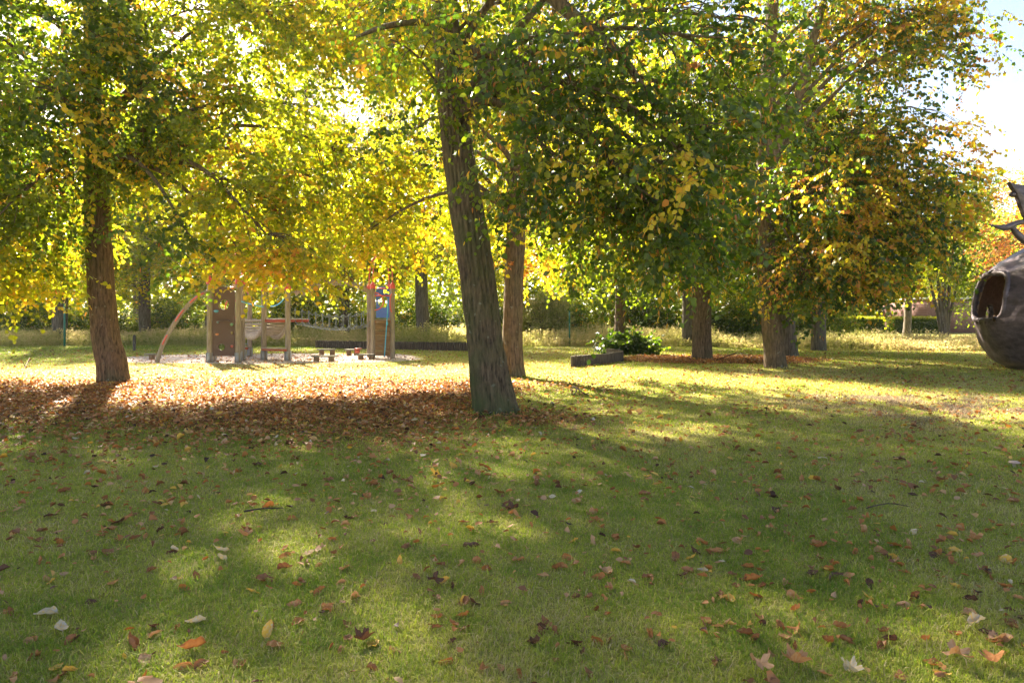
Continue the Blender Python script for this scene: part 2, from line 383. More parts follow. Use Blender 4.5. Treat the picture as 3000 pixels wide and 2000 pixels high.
def make_tree(name, label, trunk, trunk_r, lobes, seed, bark, leafmat, cat="tree", group=None, sides=96, step=.035, ridge=.02,
              size=.085, near=True, per=13, tw_per=14, twl=.65, tint0=.3, tint_sd=.08, yellow=.07, yhi=.92, bract=.0, limbs=(), droop=.35,
              dens=1.0, nridge=26, flare=.55, limb_min=2.2, thin_high=False, csize=.28, root=None, twr=.004, limb_r=1.0, link=True):
    rng = np.random.default_rng(seed)
    trunk = np.asarray(trunk, float)
    base = trunk[0].copy(); base[2] = 0
    e = empty(name, base); tag(e, label, cat, group)
    mb = MB()
    tp = trunk.copy(); tp[0, 2] = -.08
    Q, rr = trunk_geo(mb, tp - base, trunk_r, sides, step, ridge, flare, nridge, seed)
    tb = mb.build("trunk", bark, e, smooth=True)
    Qw = Q + base
    bb = MB()
    LV, LF, LTt, nv = [], [], [], 0
    TV, TF, ntv = [], [], 0
    for (P_, r_) in limbs:
        P2, r2 = resample(P_, r_, .15)
        P2 = P2 + (vnoise(P2 * 1.5, seed)[:, None] - .5) * .05
        bb.tube(P2 - base, r2, 10)
    for lobe in lobes:
        c, rad, nc = np.asarray(lobe[0], float), np.broadcast_to(np.asarray(lobe[1], float), (3,)), lobe[2]
        lt = lobe[3] if len(lobe) > 3 else tint0
        hi = thin_high and c[2] > 5.2 + .32 * c[1]
        nc = max(3, int(nc * dens * (1.7 if hi else 1.0))); twp = tw_per // 4 if hi else tw_per
        # limb from trunk to lobe
        dist = np.linalg.norm((Qw - c)[:, :2], axis=1)
        hz = c[2] - .55 * dist.mean()
        i0 = int(np.argmin(np.abs(Qw[:, 2] - np.clip(hz, limb_min, Qw[-1, 2] - .3))))
        s0 = Qw[i0]; L_ = np.linalg.norm(c - s0)
        out = (c - s0); out[2] = 0; out = norm(out)
        b1 = s0 + (out * .35 + np.array([0, 0, .35])) * L_; b2 = c + np.array([0, 0, .22 * L_]) - out * .3 * L_
        d_end = c + norm(c - s0) * rad.mean() * .5
        limb = bez(s0, b1, b2, d_end, 16)
        limb += (np.stack([vnoise(limb * 1.1, seed + q) for q in range(3)], 1) - .5) * .25 * np.linspace(0, 1, 16)[:, None]
        r0 = min(rr[i0] * .33, .018 * L_ + .015) * limb_r
        bb.tube(limb - base, np.linspace(r0, .012, 16), 8)
        # clusters
        u = norm(rng.normal(0, 1, (nc, 3))); rad_u = rng.uniform(.25, 1.0, nc) ** .55
        C = c + u * rad_u[:, None] * rad
        C = C[C[:, 2] > (1.8 if near else 1.2)]
        if not len(C): continue
        for p in C:
            k = int(np.argmin(np.linalg.norm(limb[4:] - p, axis=1))) + 4
            k = max(4, k - 2); q0 = limb[k]; Ld = np.linalg.norm(p - q0)
            bc = bez(q0, q0 + (p - q0) * .3 + np.array([0, 0, .18 * Ld]), q0 + (p - q0) * .75 + np.array([0, 0, .15 * Ld]), p, 6)
            bb.tube(bc - base, np.linspace(min(.018, .006 + .008 * Ld), .005, 6), 5, cap=False)
        m = len(C)
        O = np.repeat(C, twp, 0) + rng.normal(0, csize * (3.8 if hi else 1.0), (m * twp, 3))
        if hi: O = c + norm(rng.normal(0, 1, O.shape)) * (rng.random(len(O)) ** .33)[:, None] * rad * [1.6, 1.6, 1.15]
        cu = norm(np.repeat(C - c, twp, 0))
        dr = cu * .5 + rng.normal(0, .6, (len(O), 3)); dr[:, 2] = dr[:, 2] * .5 - .15
        ct = lt + rng.normal(0, tint_sd, m)
        yl = rng.random(m) < yellow * .6
        ct[yl] = rng.uniform(.6, .8, yl.sum())
        tm = np.repeat(ct, twp) + rng.normal(0, .04, len(O))
        yt = rng.random(len(O)) < yellow * .5; tm[yt] = rng.uniform(.58, yhi, yt.sum())
        V, F, tt, tv, tf = twigs(rng, O, dr, twl, per, size, tm, near, bract, droop, r=twr)
        low = V[:, 2].reshape(-1, len(T_NEAR) if near else 4).max(1) > .6
        LV.append(V - base); LF.append(F + nv); LTt.append(tt); nv += len(V)
        TV.append(tv - base); TF.append(tf + ntv); ntv += len(tv)
    bb.add(np.concatenate(TV), np.concatenate(TF))
    bb.build("branches", bark, e, smooth=True)
    mesh_np("crown", np.concatenate(LV), [np.concatenate(LF)], leafmat, e, tint=np.concatenate(LTt))
    return e

def copy_tree(o, loc, rz=0.0, sc=1.0, label=None, name=None):
    c = o.copy(); COL.objects.link(c); c.location = loc; c.rotation_euler = (0, 0, rz)
    c.scale = sc if hasattr(sc, '__len__') else (sc, sc, sc)
    if label: c["label"] = label
    for ch in list(o.children):
        d = ch.copy(); COL.objects.link(d); d.parent = c
    return c

#@@TREES
# ------------------------------------------------------------------ near lindens
# leaning linden in the middle
tr = np.array([D(1140, 945, 10.6), D(1122, 850, 10.6), D(1113, 780, 10.6), D(1091, 600, 10.6), D(1058, 400, 10.6), D(1035, 200, 10.6), D(1024, 60, 10.6), D(1026, -120, 10.7), D(1060, -330, 10.8)])
rr_ = [.315, .295, .272, .262, .235, .215, .195, .16, .09]
BR = D(1090, 130, 10.6); 
limbs1 = [([D(1040, 135, 10.6), D(1110, 118, 10.4), D(1160, 125, 10.1), D(1215, 165, 9.7), D(1290, 230, 9.2), D(1380, 330, 8.8)], [.12, .115, .10, .08, .05, .02]),
          ([D(1030, 60, 10.6), D(960, 52, 10.4), D(880, 62, 10.2), D(820, 85, 10.0)], [.07, .05, .04, .02]),
          ([D(1030, -60, 10.6), D(1200, -60, 9.6), D(1310, 30, 9.0), D(1420, 120, 8.6), D(1500, 240, 8.2)], [.13, .11, .09, .06, .02])]
lob1 = [(D(1280, 120, 8.8), (1.0, 1.2, .9), 34), (D(1400, 250, 8.4), (1.0, 1.2, .9), 40), (D(1560, 130, 8.6), (1.2, 1.2, 1.0), 44),
        (D(1260, 330, 9.0), (.8, 1.0, .7), 22), (D(1300, 390, 8.8), (.7, 1.0, .65), 24), (D(1460, 440, 8.4), (.85, 1.1, .75), 36),
        (D(1600, 380, 8.4), (.95, 1.1, .9), 36), (D(1560, 530, 8.8), (.7, .9, .5), 22), (D(1400, 530, 9.2), (.65, .8, .45), 16), (D(1620, 470, 8.8), (.45, .8, .5), 12),
        (D(1700, 300, 9.2), (.5, .9, .8), 10), (D(1680, 90, 9.2), (1.0, 1.2, 1.0), 28), (D(1060, 90, 9.8), (.55, .6, .8), 13), (D(940, 150, 10.2), (.9, 1.1, .7), 16), (D(960, 300, 11.2), (.7, .8, .6), 9),
        (D(1180, 20, 10.4), (1.2, 1.4, .8), 26), (D(1080, -150, 10.6), (2.2, 2.2, 1.2), 46), (D(1400, -180, 9.2), (2.2, 2.0, 1.3), 60), (D(1650, -160, 9.4), (1.6, 1.8, 1.2), 30), (D(1120, -420, 10.5), (2.4, 2.4, 1.6), 44)]
t1 = make_tree("linden_tree", "leaning linden with ridged mossy trunk in the middle, dark green crown drooping to its right", tr, rr_, lob1, 11, M_BARK, M_LEAF,
               tint0=.12, tint_sd=.10, dens=.37, csize=.24, thin_high=True, limb_min=4.4, yellow=.10, bract=.10, limbs=limbs1, tw_per=12, per=13, size=.078, twl=.6, step=.028, ridge=.042, nridge=20, sides=128, group="linden trees on the lawn")

# slimmer one right behind it
tr = np.array([D(1181, 866, 16.9), D(1179, 820, 16.9), D(1179, 700, 16.9), D(1187, 500, 16.9), D(1192, 350, 16.9), D(1200, 200, 16.9), D(1215, 0, 16.9), D(1230, -250, 16.9)])
rr_ = [.27, .25, .235, .22, .20, .15, .12, .06]
limbs2 = [([D(1187, 440, 16.9), D(1160, 395, 16.6), D(1125, 365, 16.3), D(1092, 345, 16.0)], [.09, .075, .06, .03]),
          ([D(1190, 400, 16.9), D(1160, 350, 16.7), D(1110, 300, 16.4), D(1070, 250, 16.2)], [.08, .07, .05, .02]),
          ([D(1192, 360, 16.9), D(1210, 300, 17.0), D(1240, 240, 17.2), D(1260, 150, 17.3)], [.09, .07, .06, .03])]
lob2 = [(D(1130, 470, 17.5), (1.0, 1.4, 1.0), 22), (D(900, 515, 17.5), (1.5, 1.5, .75), 38), (D(990, 380, 17.8), (1.5, 1.6, 1.3), 38), (D(880, 420, 17), (1.3, 1.5, 1.0), 30),
        (D(1110, 180, 17.2), (1.8, 1.9, 1.4), 44), (D(1270, 330, 17.6), (1.3, 1.5, 1.2), 17), (D(1320, 540, 17.6), (1.4, 1.5, .9), 18, .3), (D(1240, 590, 18), (.7, 1.0, .4), 8, .62),
        (D(930, 120, 17.5), (1.6, 1.8, 1.2), 38, .4), (D(760, 60, 19.5), (1.6, 1.5, 1.2), 40, .42), (D(1300, 120, 17.2), (1.8, 1.9, 1.5), 20), (D(1150, -100, 17), (2.6, 2.6, 1.8), 60), (D(1400, 430, 18), (1.4, 1.6, 1.4), 16, .3), (D(850, 540, 15.5), (.8, 1.0, .3), 12, .5), (np.array([-3.8, 16.0, 8.4]), (2.2, 1.8, 1.2), 46), (np.array([-2.6, 18, 10]), (2.2, 1.8, 1.4), 50), (np.array([-5, 17.5, 11.5]), (3, 2.6, 1.6), 50), (np.array([.5, 17.5, 12]), (3, 2.6, 1.8), 12), (np.array([2.5, 17, 9.5]), (2.4, 2.4, 1.5), 14), (np.array([-2.6, 20.5, 9.3]), (1.9, 1.9, 1.0), 46), (np.array([-.3, 20.6, 7.6]), (1.7, 1.8, 1.0), 28), (np.array([2.0, 20.0, 7.8]), (1.9, 1.8, 1.1), 24), (np.array([3.4, 19.0, 9.6]), (1.9, 1.8, 1.1), 34), (np.array([-1.2, 20.5, 11.2]), (2.2, 2, 1.2), 24)]
t2 = make_tree("linden_tree", "slim upright linden with forked limbs standing just behind the leaning trunk", tr, rr_, lob2, 22, M_BARK_W, M_LEAF,
               tint0=.47, tint_sd=.10, yhi=.78, yellow=.14, dens=.58, csize=.27, thin_high=True, limb_min=3.9, bract=.05, limbs=limbs2, tw_per=12, per=12, size=.10, twl=.7, step=.045, ridge=.03, nridge=18, sides=80, group="linden trees on the lawn")

# left linden
tr = np.array([D(262, 879, 15.4), D(256, 830, 15.4), D(244, 780, 15.4), D(236, 700, 15.4), D(227, 560, 15.4), D(222, 440, 15.4), D(222, 300, 15.4), D(214, 120, 15.4), D(210, 0, 15.4), D(215, -220, 15.4)])
rr_ = [.315, .305, .285, .27, .258, .245, .21, .17, .14, .06]
limbs3 = [([D(225, 290, 15.4), D(275, 235, 15.2), D(310, 195, 15.0), D(370, 180, 14.7)], [.10, .085, .07, .03]),
          ([D(228, 340, 15.4), D(330, 300, 15.0), D(410, 265, 14.8), D(480, 240, 14.6)], [.09, .075, .055, .03]),
          ([D(218, 200, 15.4), D(150, 140, 15.0), D(60, 110, 14.6), D(-30, 140, 14.2)], [.10, .08, .06, .03])]
lob3 = [(D(20, 530, 14.2), (1.2, 1.4, .9), 34, .36), (D(50, 630, 14.6), (1.1, 1.1, .34), 26, .52), (D(-60, 600, 14), (1.2, 1.2, 1.0), 30), (D(130, 420, 14.4), (1.4, 1.6, 1.1), 34, .15), (D(20, 330, 13.5), (1.5, 1.6, 1.2), 44, .10),
        (D(390, 390, 16.4), (1.4, 1.3, .8), 44), (D(590, 485, 15), (1.3, 1.5, .7), 44, .46), (D(660, 588, 13.6), (.8, 1.0, .18), 22, .5), (D(700, 430, 16), (1.5, 1.6, .9), 44, .44), (D(570, 590, 14.6), (.6, .7, .15), 8, .54),
        (D(300, 250, 14.5), (1.6, 1.7, 1.1), 44, .15), (D(500, 300, 15.5), (1.7, 1.7, 1.2), 44, .34), (D(660, 280, 16), (1.7, 1.7, 1.2), 40, .4), (D(150, 110, 14), (1.9, 2.0, 1.2), 66, .16), (D(420, 70, 15), (1.9, 2, 1.3), 64, .24),
        (D(620, 70, 15.5), (1.6, 1.8, 1.1), 50, .3), (D(-60, 100, 13), (1.8, 2, 1.6), 54, .12), (D(120, 250, 12.5), (1.2, 1.2, .9), 18, .12), (D(120, 540, 18.0), (1.6, 1.2, .8), 28, .5), (D(330, 330, 17.5), (1.8, 1.2, .9), 30, .45), (D(790, 380, 16), (1.1, 1.4, 1.0), 22, .4), (D(30, 480, 12.6), (.8, .8, .5), 11, .08), (D(430, 540, 13), (.7, .7, .25), 5, .1),
        (D(250, -120, 15), (3, 3, 1.6), 66), (D(550, -100, 15.2), (2.4, 2.4, 1.4), 52), (D(0, -130, 14.5), (2.6, 2.4, 1.5), 56), (D(250, -330, 15), (3, 3, 2), 60)]
t3 = make_tree("linden_tree", "left linden in bright yellow-green leaf, bare brown trunk rising from the carpet of fallen leaves", tr, rr_, lob3, 33, M_BARK_W, M_LEAF,
               tint0=.43, tint_sd=.11, yhi=.78, yellow=.11, dens=.6, csize=.27, thin_high=True, limb_min=4.4, bract=.04, limbs=limbs3, tw_per=12, per=12, size=.098, twl=.7, step=.04, ridge=.036, sides=88, nridge=20, group="linden trees on the lawn")

# right linden, orange and dark leaves
tr = np.array([D(1781, 846, 19.6), D(1779, 810, 19.6), D(1770, 720, 19.6), D(1761, 600, 19.6), D(1755, 450, 19.6), D(1762, 300, 19.6), D(1764, 180, 19.6), D(1775, 0, 19.6), D(1790, -200, 19.6)])
rr_ = [.30, .285, .265, .25, .235, .23, .19, .14, .06]
limbs4 = [([D(1757, 420, 19.6), D(1800, 300, 19.4), D(1840, 200, 19.2), D(1868, 90, 19.0), D(1900, -20, 19)], [.17, .16, .15, .12, .07]),
          ([D(1762, 320, 19.6), D(1790, 270, 19.8), D(1830, 220, 20), D(1900, 200, 20)], [.08, .07, .05, .03])]
lob4 = [(D(1990, 90, 19.6), (1.4, 1.6, 1.0), 46), (D(2110, 60, 18.6), (1.0, 1.2, .7), 26), (D(2175, 70, 18.5), (.75, .9, .55), 12), (D(2040, 165, 18.6), (.8, 1.2, .45), 16), (D(2200, 130, 18.4), (.5, .7, .3), 6), (D(1920, 300, 20.4), (1.4, 1.4, 1.0), 50), (D(2020, 330, 18.8), (.95, 1.3, .75), 34),
        (D(2060, 430, 19), (1.2, 1.5, .9), 46), (D(2130, 470, 19), (.9, 1.1, .9), 26, .6), (D(1890, 450, 18.4), (1.5, 1.6, 1.1), 66), (D(2040, 560, 19), (1.3, 1.5, .9), 50), (D(2095, 520, 19), (.5, .8, .4), 11, .5), (D(1880, 610, 18.6), (1.4, 1.5, .8), 50),
        (D(1960, 632, 18.6), (.9, 1.2, .36), 20, .35), (D(1860, 650, 18.4), (.6, 1.0, .35), 13), (D(1690, 560, 20.5), (.8, 1.0, .5), 16), (D(1740, 480, 20.5), (1.3, 1.3, 1.2), 40), (D(1780, 130, 21.3), (1.7, 1.5, 1.3), 40),
        (D(1900, -60, 19.2), (2.0, 2.0, 1.3), 60), (D(2080, -50, 19), (1.4, 1.6, 1.0), 30), (D(1800, -250, 19.5), (2.8, 2.8, 1.8), 70), (D(2190, 400, 21), (.7, .9, .5), 12, .7), (D(2160, 290, 20.5), (.6, .7, .25), 5, .65)]
t4 = make_tree("linden_tree", "broad linden with dark and orange low-hanging leaves and a thick ridged trunk, right of centre", tr, rr_, lob4, 44, M_BARK_W, M_LEAF,
              tint0=.09, tint_sd=.12, dens=.62, csize=.33, thin_high=True, limb_min=4.0, yellow=.3, bract=.17, limbs=limbs4, tw_per=12, per=12, size=.108, twl=.7, step=.05, ridge=.036, nridge=20, sides=80, group="linden trees on the lawn")

# ------------------------------------------------------------------ middle distance trees (own trunks, small crowns)
def mid_tree(label, base, r, top, lobes, seed, bark=M_BARK_G, tint=.35, lean=0.0, yellow=.1, name="park_tree", size=.14, leafmat=None):
    b = np.array(base, float); H = top
    tp = [b, b + [lean * .3, 0, H * .25], b + [lean * .6, 0, H * .5], b + [lean * .9, 0, H * .75], b + [lean, 0, H]]
    lb = [(b + np.array(c), rd, n) + tuple(x) for (c, rd, n, *x) in lobes]
    return make_tree(name, label, tp, [r * 1.1, r, r * .8, r * .5, r * .15], lb, seed, bark, leafmat or M_LEAF_FAR, tint0=tint, yellow=yellow, tw_per=10, per=9, size=size, twl=.9, near=False,
                     sides=32, step=.12, ridge=.02, csize=.4, twr=.006, group="trees in the middle distance")
def G(dx, dy):
    Y = 1568 * 1.5 / (dy - 725.0); return D(dx, dy, Y) * [1, 1, 0]
crownA = [((0, 0, 7), (3.2, 3.2, 2.2), 80), ((-2, .5, 5), (1.8, 2, 1.3), 40), ((2, -.5, 5), (1.8, 2, 1.3), 40), ((.5, 0, 10), (2.4, 2.4, 1.8), 50)]
t5 = mid_tree("stout trunk standing in the round brown leaf patch behind the short palisade", G(1613, 825), .30, 11, [((0, 0, 6.5), (3.2, 3, 2.2), 90, .22), ((-2.2, -.6, 4.0), (1.8, 1.6, 1.0), 40, .2), ((2, -.5, 4.2), (1.8, 1.6, 1.0), 40, .25), ((-.2, -1, 3.9), (1.2, 1.2, .6), 20, .15), ((.5, 0, 9.5), (2.4, 2.4, 1.6), 50)], 51, M_BARK_W, .22, -.1)
t4b = mid_tree("trunk leaning left, half hidden behind the thick right linden", G(1815, 818), .27, 11, [((0, 0, 7), (3, 3, 2), 70), ((2.5, .6, 4.5), (2.0, 1.8, 1.2), 44, .4), ((-2.2, .5, 5), (1.8, 1.8, 1.3), 36), ((0, 0, 9.5), (2.2, 2.2, 1.6), 40)], 52, M_BARK_G, .35, -.9)
t6 = mid_tree("thin pale trunk rising from the leafy bush by the short palisade", G(1424, 812), .19, 8.5, [((0, 0, 5.6), (2.6, 2.6, 1.6), 64, .3), ((-1.8, 0, 3.9), (1.5, 1.5, .9), 30, .3), ((1.6, 0, 3.6), (1.4, 1.4, .9), 28, .2), ((0, 0, 7.8), (1.8, 1.8, 1.2), 30)], 53, M_BARK_W, .32, 0)
t14 = mid_tree("trunk among the weeds under the low hem of the right linden", G(1880, 805), .27, 11, [((0, 0, 6.5), (3.2, 3.2, 2), 80, .3), ((-2, 0, 3.4), (2.0, 1.6, 1.0), 40, .2), ((2.2, 0, 3.6), (2.0, 1.6, 1.0), 40, .35), ((0, 0, 9), (2.4, 2.4, 1.8), 50)], 54, M_BARK_G, .3, .1)
t8 = mid_tree("grey straight trunk behind the long palisade, seen between playground and leaning linden", G(972, 788), .34, 12.5, crownA + [((0, 0, 12.2), (1.8, 1.8, 1.2), 24)], 55, M_BARK_G, .42, -.3)
t7 = mid_tree("pale grey smooth trunk just left of the stout trunk in the leaf patch", G(1581, 795), .27, 12, crownA, 56, M_BARK_G, .42, 0)
t9 = mid_tree("grey trunk at the far left beside the green post", G(137, 790), .33, 12.5, crownA, 57, M_BARK_G, .4, .1)

#@@BACK
# ------------------------------------------------------------------ background trees and bushes
def base_tree(name, label, H, seed, leafmat, tint, lobes, r=.25, yellow=.12, bark=M_BARK_G, size=.17, group="trees of the background wood"):
    b = np.array([0, 0, 0.0])
    tp = [b, b + [.05, 0, H * .25], b + [-.1, 0.1, H * .5], b + [.1, 0, H * .75], b + [0, 0, H]]
    return make_tree(name, label, tp, [r * 1.1, r, r * .8, r * .5, r * .15], [(np.array(c), rd, n) for (c, rd, n) in lobes], seed, bark, leafmat, tint0=tint, yellow=yellow,
                     tw_per=9, per=8, size=size, twl=1.0, near=False, sides=16, step=.4, ridge=.0, csize=.5, twr=.008, group=group)
lbA = [((0, 0, 8.5), (3.4, 3.4, 2.6), 80), ((-2.2, 0, 5.5), (2.2, 2.4, 1.6), 44), ((2.2, .4, 5.8), (2.2, 2.4, 1.6), 44), ((.4, 0, 12.3), (2.4, 2.4, 1.9), 50), ((0, -1.5, 3.6), (2.2, 1.6, 1.0), 30)]
lbB = [((0, 0, 7.5), (2.8, 2.8, 3.2), 80), ((-1.4, -.8, 4.6), (2.0, 2.0, 1.3), 36), ((1.8, 0, 4.2), (1.8, 2.0, 1.2), 30), ((0, 0, 11.0), (1.8, 1.8, 1.8), 36)]
wood_pos = [(-35.5, 50, 0), (-31, 47, 1), (-21.5, 40, 0), (-17.0, 38.5, 0), (-14.2, 47.5, 0), (-9.6, 39, 0), (-3, 48, 0), (4.2, 47.5, 1), (9.5, 52, 0), (14.9, 46, 1), (20.5, 54, 0),
            (-44, 60, 1), (-34, 62, 0), (-22, 61, 1), (-11, 62, 0), (0, 64, 1), (10, 63, 0), (27, 72, 1), (36, 84, 0), (46, 92, 1), (55, 80, 0), (62, 88, 1)]
wood_lab = ["tall {c} tree in the far wood, {w}"]
names_c = ["olive green", "yellowing"]
where = ["leftmost of the front row, at the left edge of the picture", "behind the far left green post", "between the left linden trunk and the curved climbing beam", "rising above the brown climbing wall", "behind the gap between trough bridge and rope bridge",
         "behind the rope bridge", "behind the leaning linden", "behind the thin green post near the centre", "behind the pale trunk with the bush", "right of the stout trunk in the leaf patch",
         "behind the thick right linden", "deep in the wood at the far left edge", "second row, just right of the left linden", "second row, over the trough bridge", "second row, over the blue-panelled tower",
         "second row, behind the slim linden", "second row, over the short palisade", "second row, far behind the thick right linden", "third row, right of the thick right linden", "pale in the distance over the long hedge",
         "faint above the left end of the brick building", "faint above the right end of the brick building"]
base_t = []
for i, (x, y, k) in enumerate(wood_pos):
    lab = "%s tree %s" % (names_c[k], where[i])
    if i < 2:
        o = base_tree("wood_tree", lab, 14.5, 70 + i, M_LEAF_FAR, (.46, .5)[i], (lbA, lbB)[i], (.27, .2)[i]) if i == 0 else base_tree("wood_tree", lab, 12.5, 71, M_LEAF_FAR, .58, lbB, .2)
        if i == 0: wA = o; o.location = (x, y, 0)
        else: wB = o; o.location = (x, y, 0)
    else:
        sc_ = .85 + ((i * 37) % 30) / 100.0
        o = copy_tree(wA if k == 0 else wB, (x, y, 0), (i * 2.399) % 6.28, (sc_ * 1.1, sc_ * 1.1, (min(1.75, (y - 21.8) / 1.35 / 14.0) if -48 < x < 11 else sc_)), lab)



def bush(name, label, loc, rad, n, seed, tint, leafmat, size=.12, cat="bush", group=None, per=8, tw_per=9, yellow=.05, tw=.6):
    rng = np.random.default_rng(seed); e = empty(name, loc); tag(e, label, cat, group)
    rad = np.asarray(rad, float)
    u = norm(rng.normal(0, 1, (n, 3))); u[:, 2] = np.abs(u[:, 2])
    C = u * (rng.uniform(.15, 1, n) ** .5)[:, None] * rad; C[:, 2] += .1
    mb = MB()
    for p in C[:: max(1, n // 30)]:
        mb.tube(bez(np.array([p[0] * .15, p[1] * .15, -.05]), p * [.3, .3, .5], p * [.7, .7, .9], p, 6), np.linspace(.03, .008, 6), 5)
    O = np.repeat(C, tw_per, 0) + rng.normal(0, .22, (n * tw_per, 3)); O[:, 2] = np.abs(O[:, 2])
    dr = norm(np.repeat(C, tw_per, 0)) * .6 + rng.normal(0, .5, O.shape); dr[:, 2] += .25
    tm = np.repeat(tint + rng.normal(0, .09, n), tw_per) + rng.normal(0, .04, len(O)); y_ = rng.random(len(O)) < yellow; tm[y_] = rng.uniform(.6, .9, y_.sum())
    V, F, tt, tv, tf = twigs(rng, O, dr, tw, per, size, tm, False, 0, .25, r=.005)
    V[:, 2] = np.maximum(V[:, 2], .01)
    mb.add(tv, tf); mb.build("stems", M_BARK_G, e)
    mesh_np("foliage", V, [F], leafmat, e, tint=tt)
    return e
def copy_thing(o, loc, rz, sc, label): return copy_tree(o, loc, rz, sc, label)
bA = bush("bush", "dark green bush at the wood edge, leftmost of the undergrowth", (-31.2, 43.5, 0), (2.8, 2.0, 3.0), 170, 81, .16, M_LEAF_FAR, group="undergrowth bushes along the wood edge")
bB = bush("bush", "olive bush at the wood edge behind the far left trunk", (-28, 42.5, 0), (2.6, 1.8, 2.3), 140, 82, .34, M_LEAF_FAR, group="undergrowth bushes along the wood edge")
bl = ["right behind the left linden trunk", "just right of the left linden trunk", "behind the foot of the curved climbing beam", "behind the brown climbing wall", "behind the trough bridge", "just right of the trough bridge", "behind the rope bridge",
      "behind the blue-panelled tower", "behind the grey trunk by the long palisade", "just left of the leaning linden", "behind the leaning and the slim trunks", "just right of the slim trunk", "behind the thin green post near the centre",
      "behind the pale trunk with the leafy bush", "just right of the pale trunk with the leafy bush", "just left of the stout trunk", "just right of the stout trunk", "behind the thick right linden", "just right of the thick right linden", "under low leaves left of the clipped hedge"]
for i, w in enumerate(bl):
    x = -24.5 + i * 2.35 + ((i * 31) % 7 - 3) * .15; y = 41.5 + ((i * 53) % 5) * .55
    o = copy_thing(bA if i % 3 != 1 else bB, (x, y, 0), (i * 1.7) % 6.28, (.8 + (i * 29 % 40) / 100, .9, .72 + (i * 17 % 50) / 100.0), ("dark" if i % 3 != 1 else "olive") + " undergrowth bush " + w)
bush("whitish_shrub", "pale silvery shrub standing up behind the slim linden's right side", D(1245, 790, 38) * [1, 1, 0], (1.6, 1.2, 3.0), 120, 83, .5, M_WEED, size=.13, group=None)
bush("leafy_bush", "low dark glossy bush round the foot of the thin pale trunk", G(1440, 812) + [0, -.2, 0], (1.05, .7, .5), 70, 84, .0, M_LEAF, size=.15, per=7, tw_per=8, yellow=.0, tw=.35)

# far wood as one mass behind everything
rng = np.random.default_rng(5)
n = 90000
ang = rng.uniform(R(-62), R(62), n); dist = rng.uniform(78, 100, n); hh = 12 + 3 * vnoise(np.stack([ang * 9, ang * 0, ang * 0], 1), 3)
hh = np.where(ang > R(24), hh * .8, hh)
pz = rng.uniform(0, 1, n) ** .8 * hh
pos = np.stack([np.sin(ang) * dist, np.cos(ang) * dist + 4, pz], 1)
cl = vnoise(pos * .35, 4); keep = cl > .28; pos = pos[keep]; m = len(pos)
V, F, tt = leaf_arrays(pos, rng.normal(0, 1, (m, 3)), rng.normal(0, 1, (m, 3)), rng.uniform(.5, .95, m), np.ones(m), np.clip(.35 + .35 * (vnoise(pos * .15, 9) - .4) + rng.normal(0, .07, m), 0, 1), False)
o = mesh_np("far_wood", V, [F], M_LEAF_FAR, tint=tt); tag(o, "far-off mass of autumn woodland closing the view", "woodland", kind="stuff")

# right background trees
redt = make_tree("copper_tree", "orange and copper-red leaved tree at the right edge behind the bronze sculpture", [(25.5, 33, 0), (25.5, 33, 3), (25.4, 33, 6), (25.6, 33, 9)], [.22, .2, .15, .05],
    [(D(2360, 450, 32), (1.4, 1.6, 1.2), 22, .7), (D(2350, 560, 31.5), (1.4, 1.6, 1.2), 34, .55), (D(2300, 620, 31), (1.0, 1.2, .7), 13, .4), (np.array([27.2, 33, 7.6]), (2.0, 2.0, 1.2), 34), (np.array([27.5, 33, 5.0]), (2.4, 2.4, 1.8), 60)], 91, M_BARK_G, M_LEAF_RED,
    tint0=.7, tint_sd=.2, yellow=.2, dens=.85, near=False, size=.12, tw_per=10, per=9, twl=.8, sides=24, step=.15, ridge=.01, csize=.35, twr=.006)
ms = empty("multi_stem_tree", (27.2, 43, 0)); tag(ms, "several thin stems fanning out of one foot in front of the brick building", "tree")
mb = MB(); bmst = np.array([27.2, 43, 0.0])
for (tx, ty, r) in [(2135, 640, .13), (2150, 600, .14), (2168, 560, .19), (2190, 560, .14), (2212, 590, .13)]:
    e_ = D(tx, ty, 43) - bmst; sx = (tx - 2172) / 250.0
    P = bez(np.array([sx, 0, -.05]), np.array([sx * 1.2, 0, 1.3]), e_ * [.6, .6, .55] + [0, 0, 0], e_, 14)
    mb.tube(P, np.linspace(r * 1.15, r * .5, 14), 12); mb.tube(bez(e_, e_ + [0, 0, .6], e_ + [sx * 1.2, 0, 1.4], e_ + [sx * 2, 0, 3], 8), np.linspace(r * .5, .02, 8), 8)
mb.build("trunk", M_BARK_G, ms, smooth=True)
rng = np.random.default_rng(92); C = []
for (c, rd, nn) in [(D(2190, 500, 43), (1.9, 1.6, 1.8), 60), (D(2230, 430, 43.5), (1.8, 1.6, 1.3), 44), (D(2200, 620, 42.5), (2.0, 1.3, .8), 26), (D(2130, 560, 43), (1.2, 1.2, 1.2), 26), (D(2240, 690, 42.3), (1.0, 1.0, .6), 9)]:
    u = norm(rng.normal(0, 1, (nn, 3))); C.append(c + u * (rng.uniform(.2, 1, nn) ** .5)[:, None] * np.array(rd))
C = np.concatenate(C); O = np.repeat(C, 9, 0) + rng.normal(0, .35, (len(C) * 9, 3))
V, F, tt, tv, tf = twigs(rng, O, rng.normal(0, 1, O.shape) + [0, 0, -.2], .9, 9, .15, np.repeat(.3 + rng.normal(0, .1, len(C)), 9), False, 0, .3, r=.007)
mesh_np("crown", V - bmst, [F], M_LEAF_FAR, ms, tint=tt)
b2 = MB(); b2.add(tv - bmst, tf); b2.build("branches", M_BARK_G, ms)
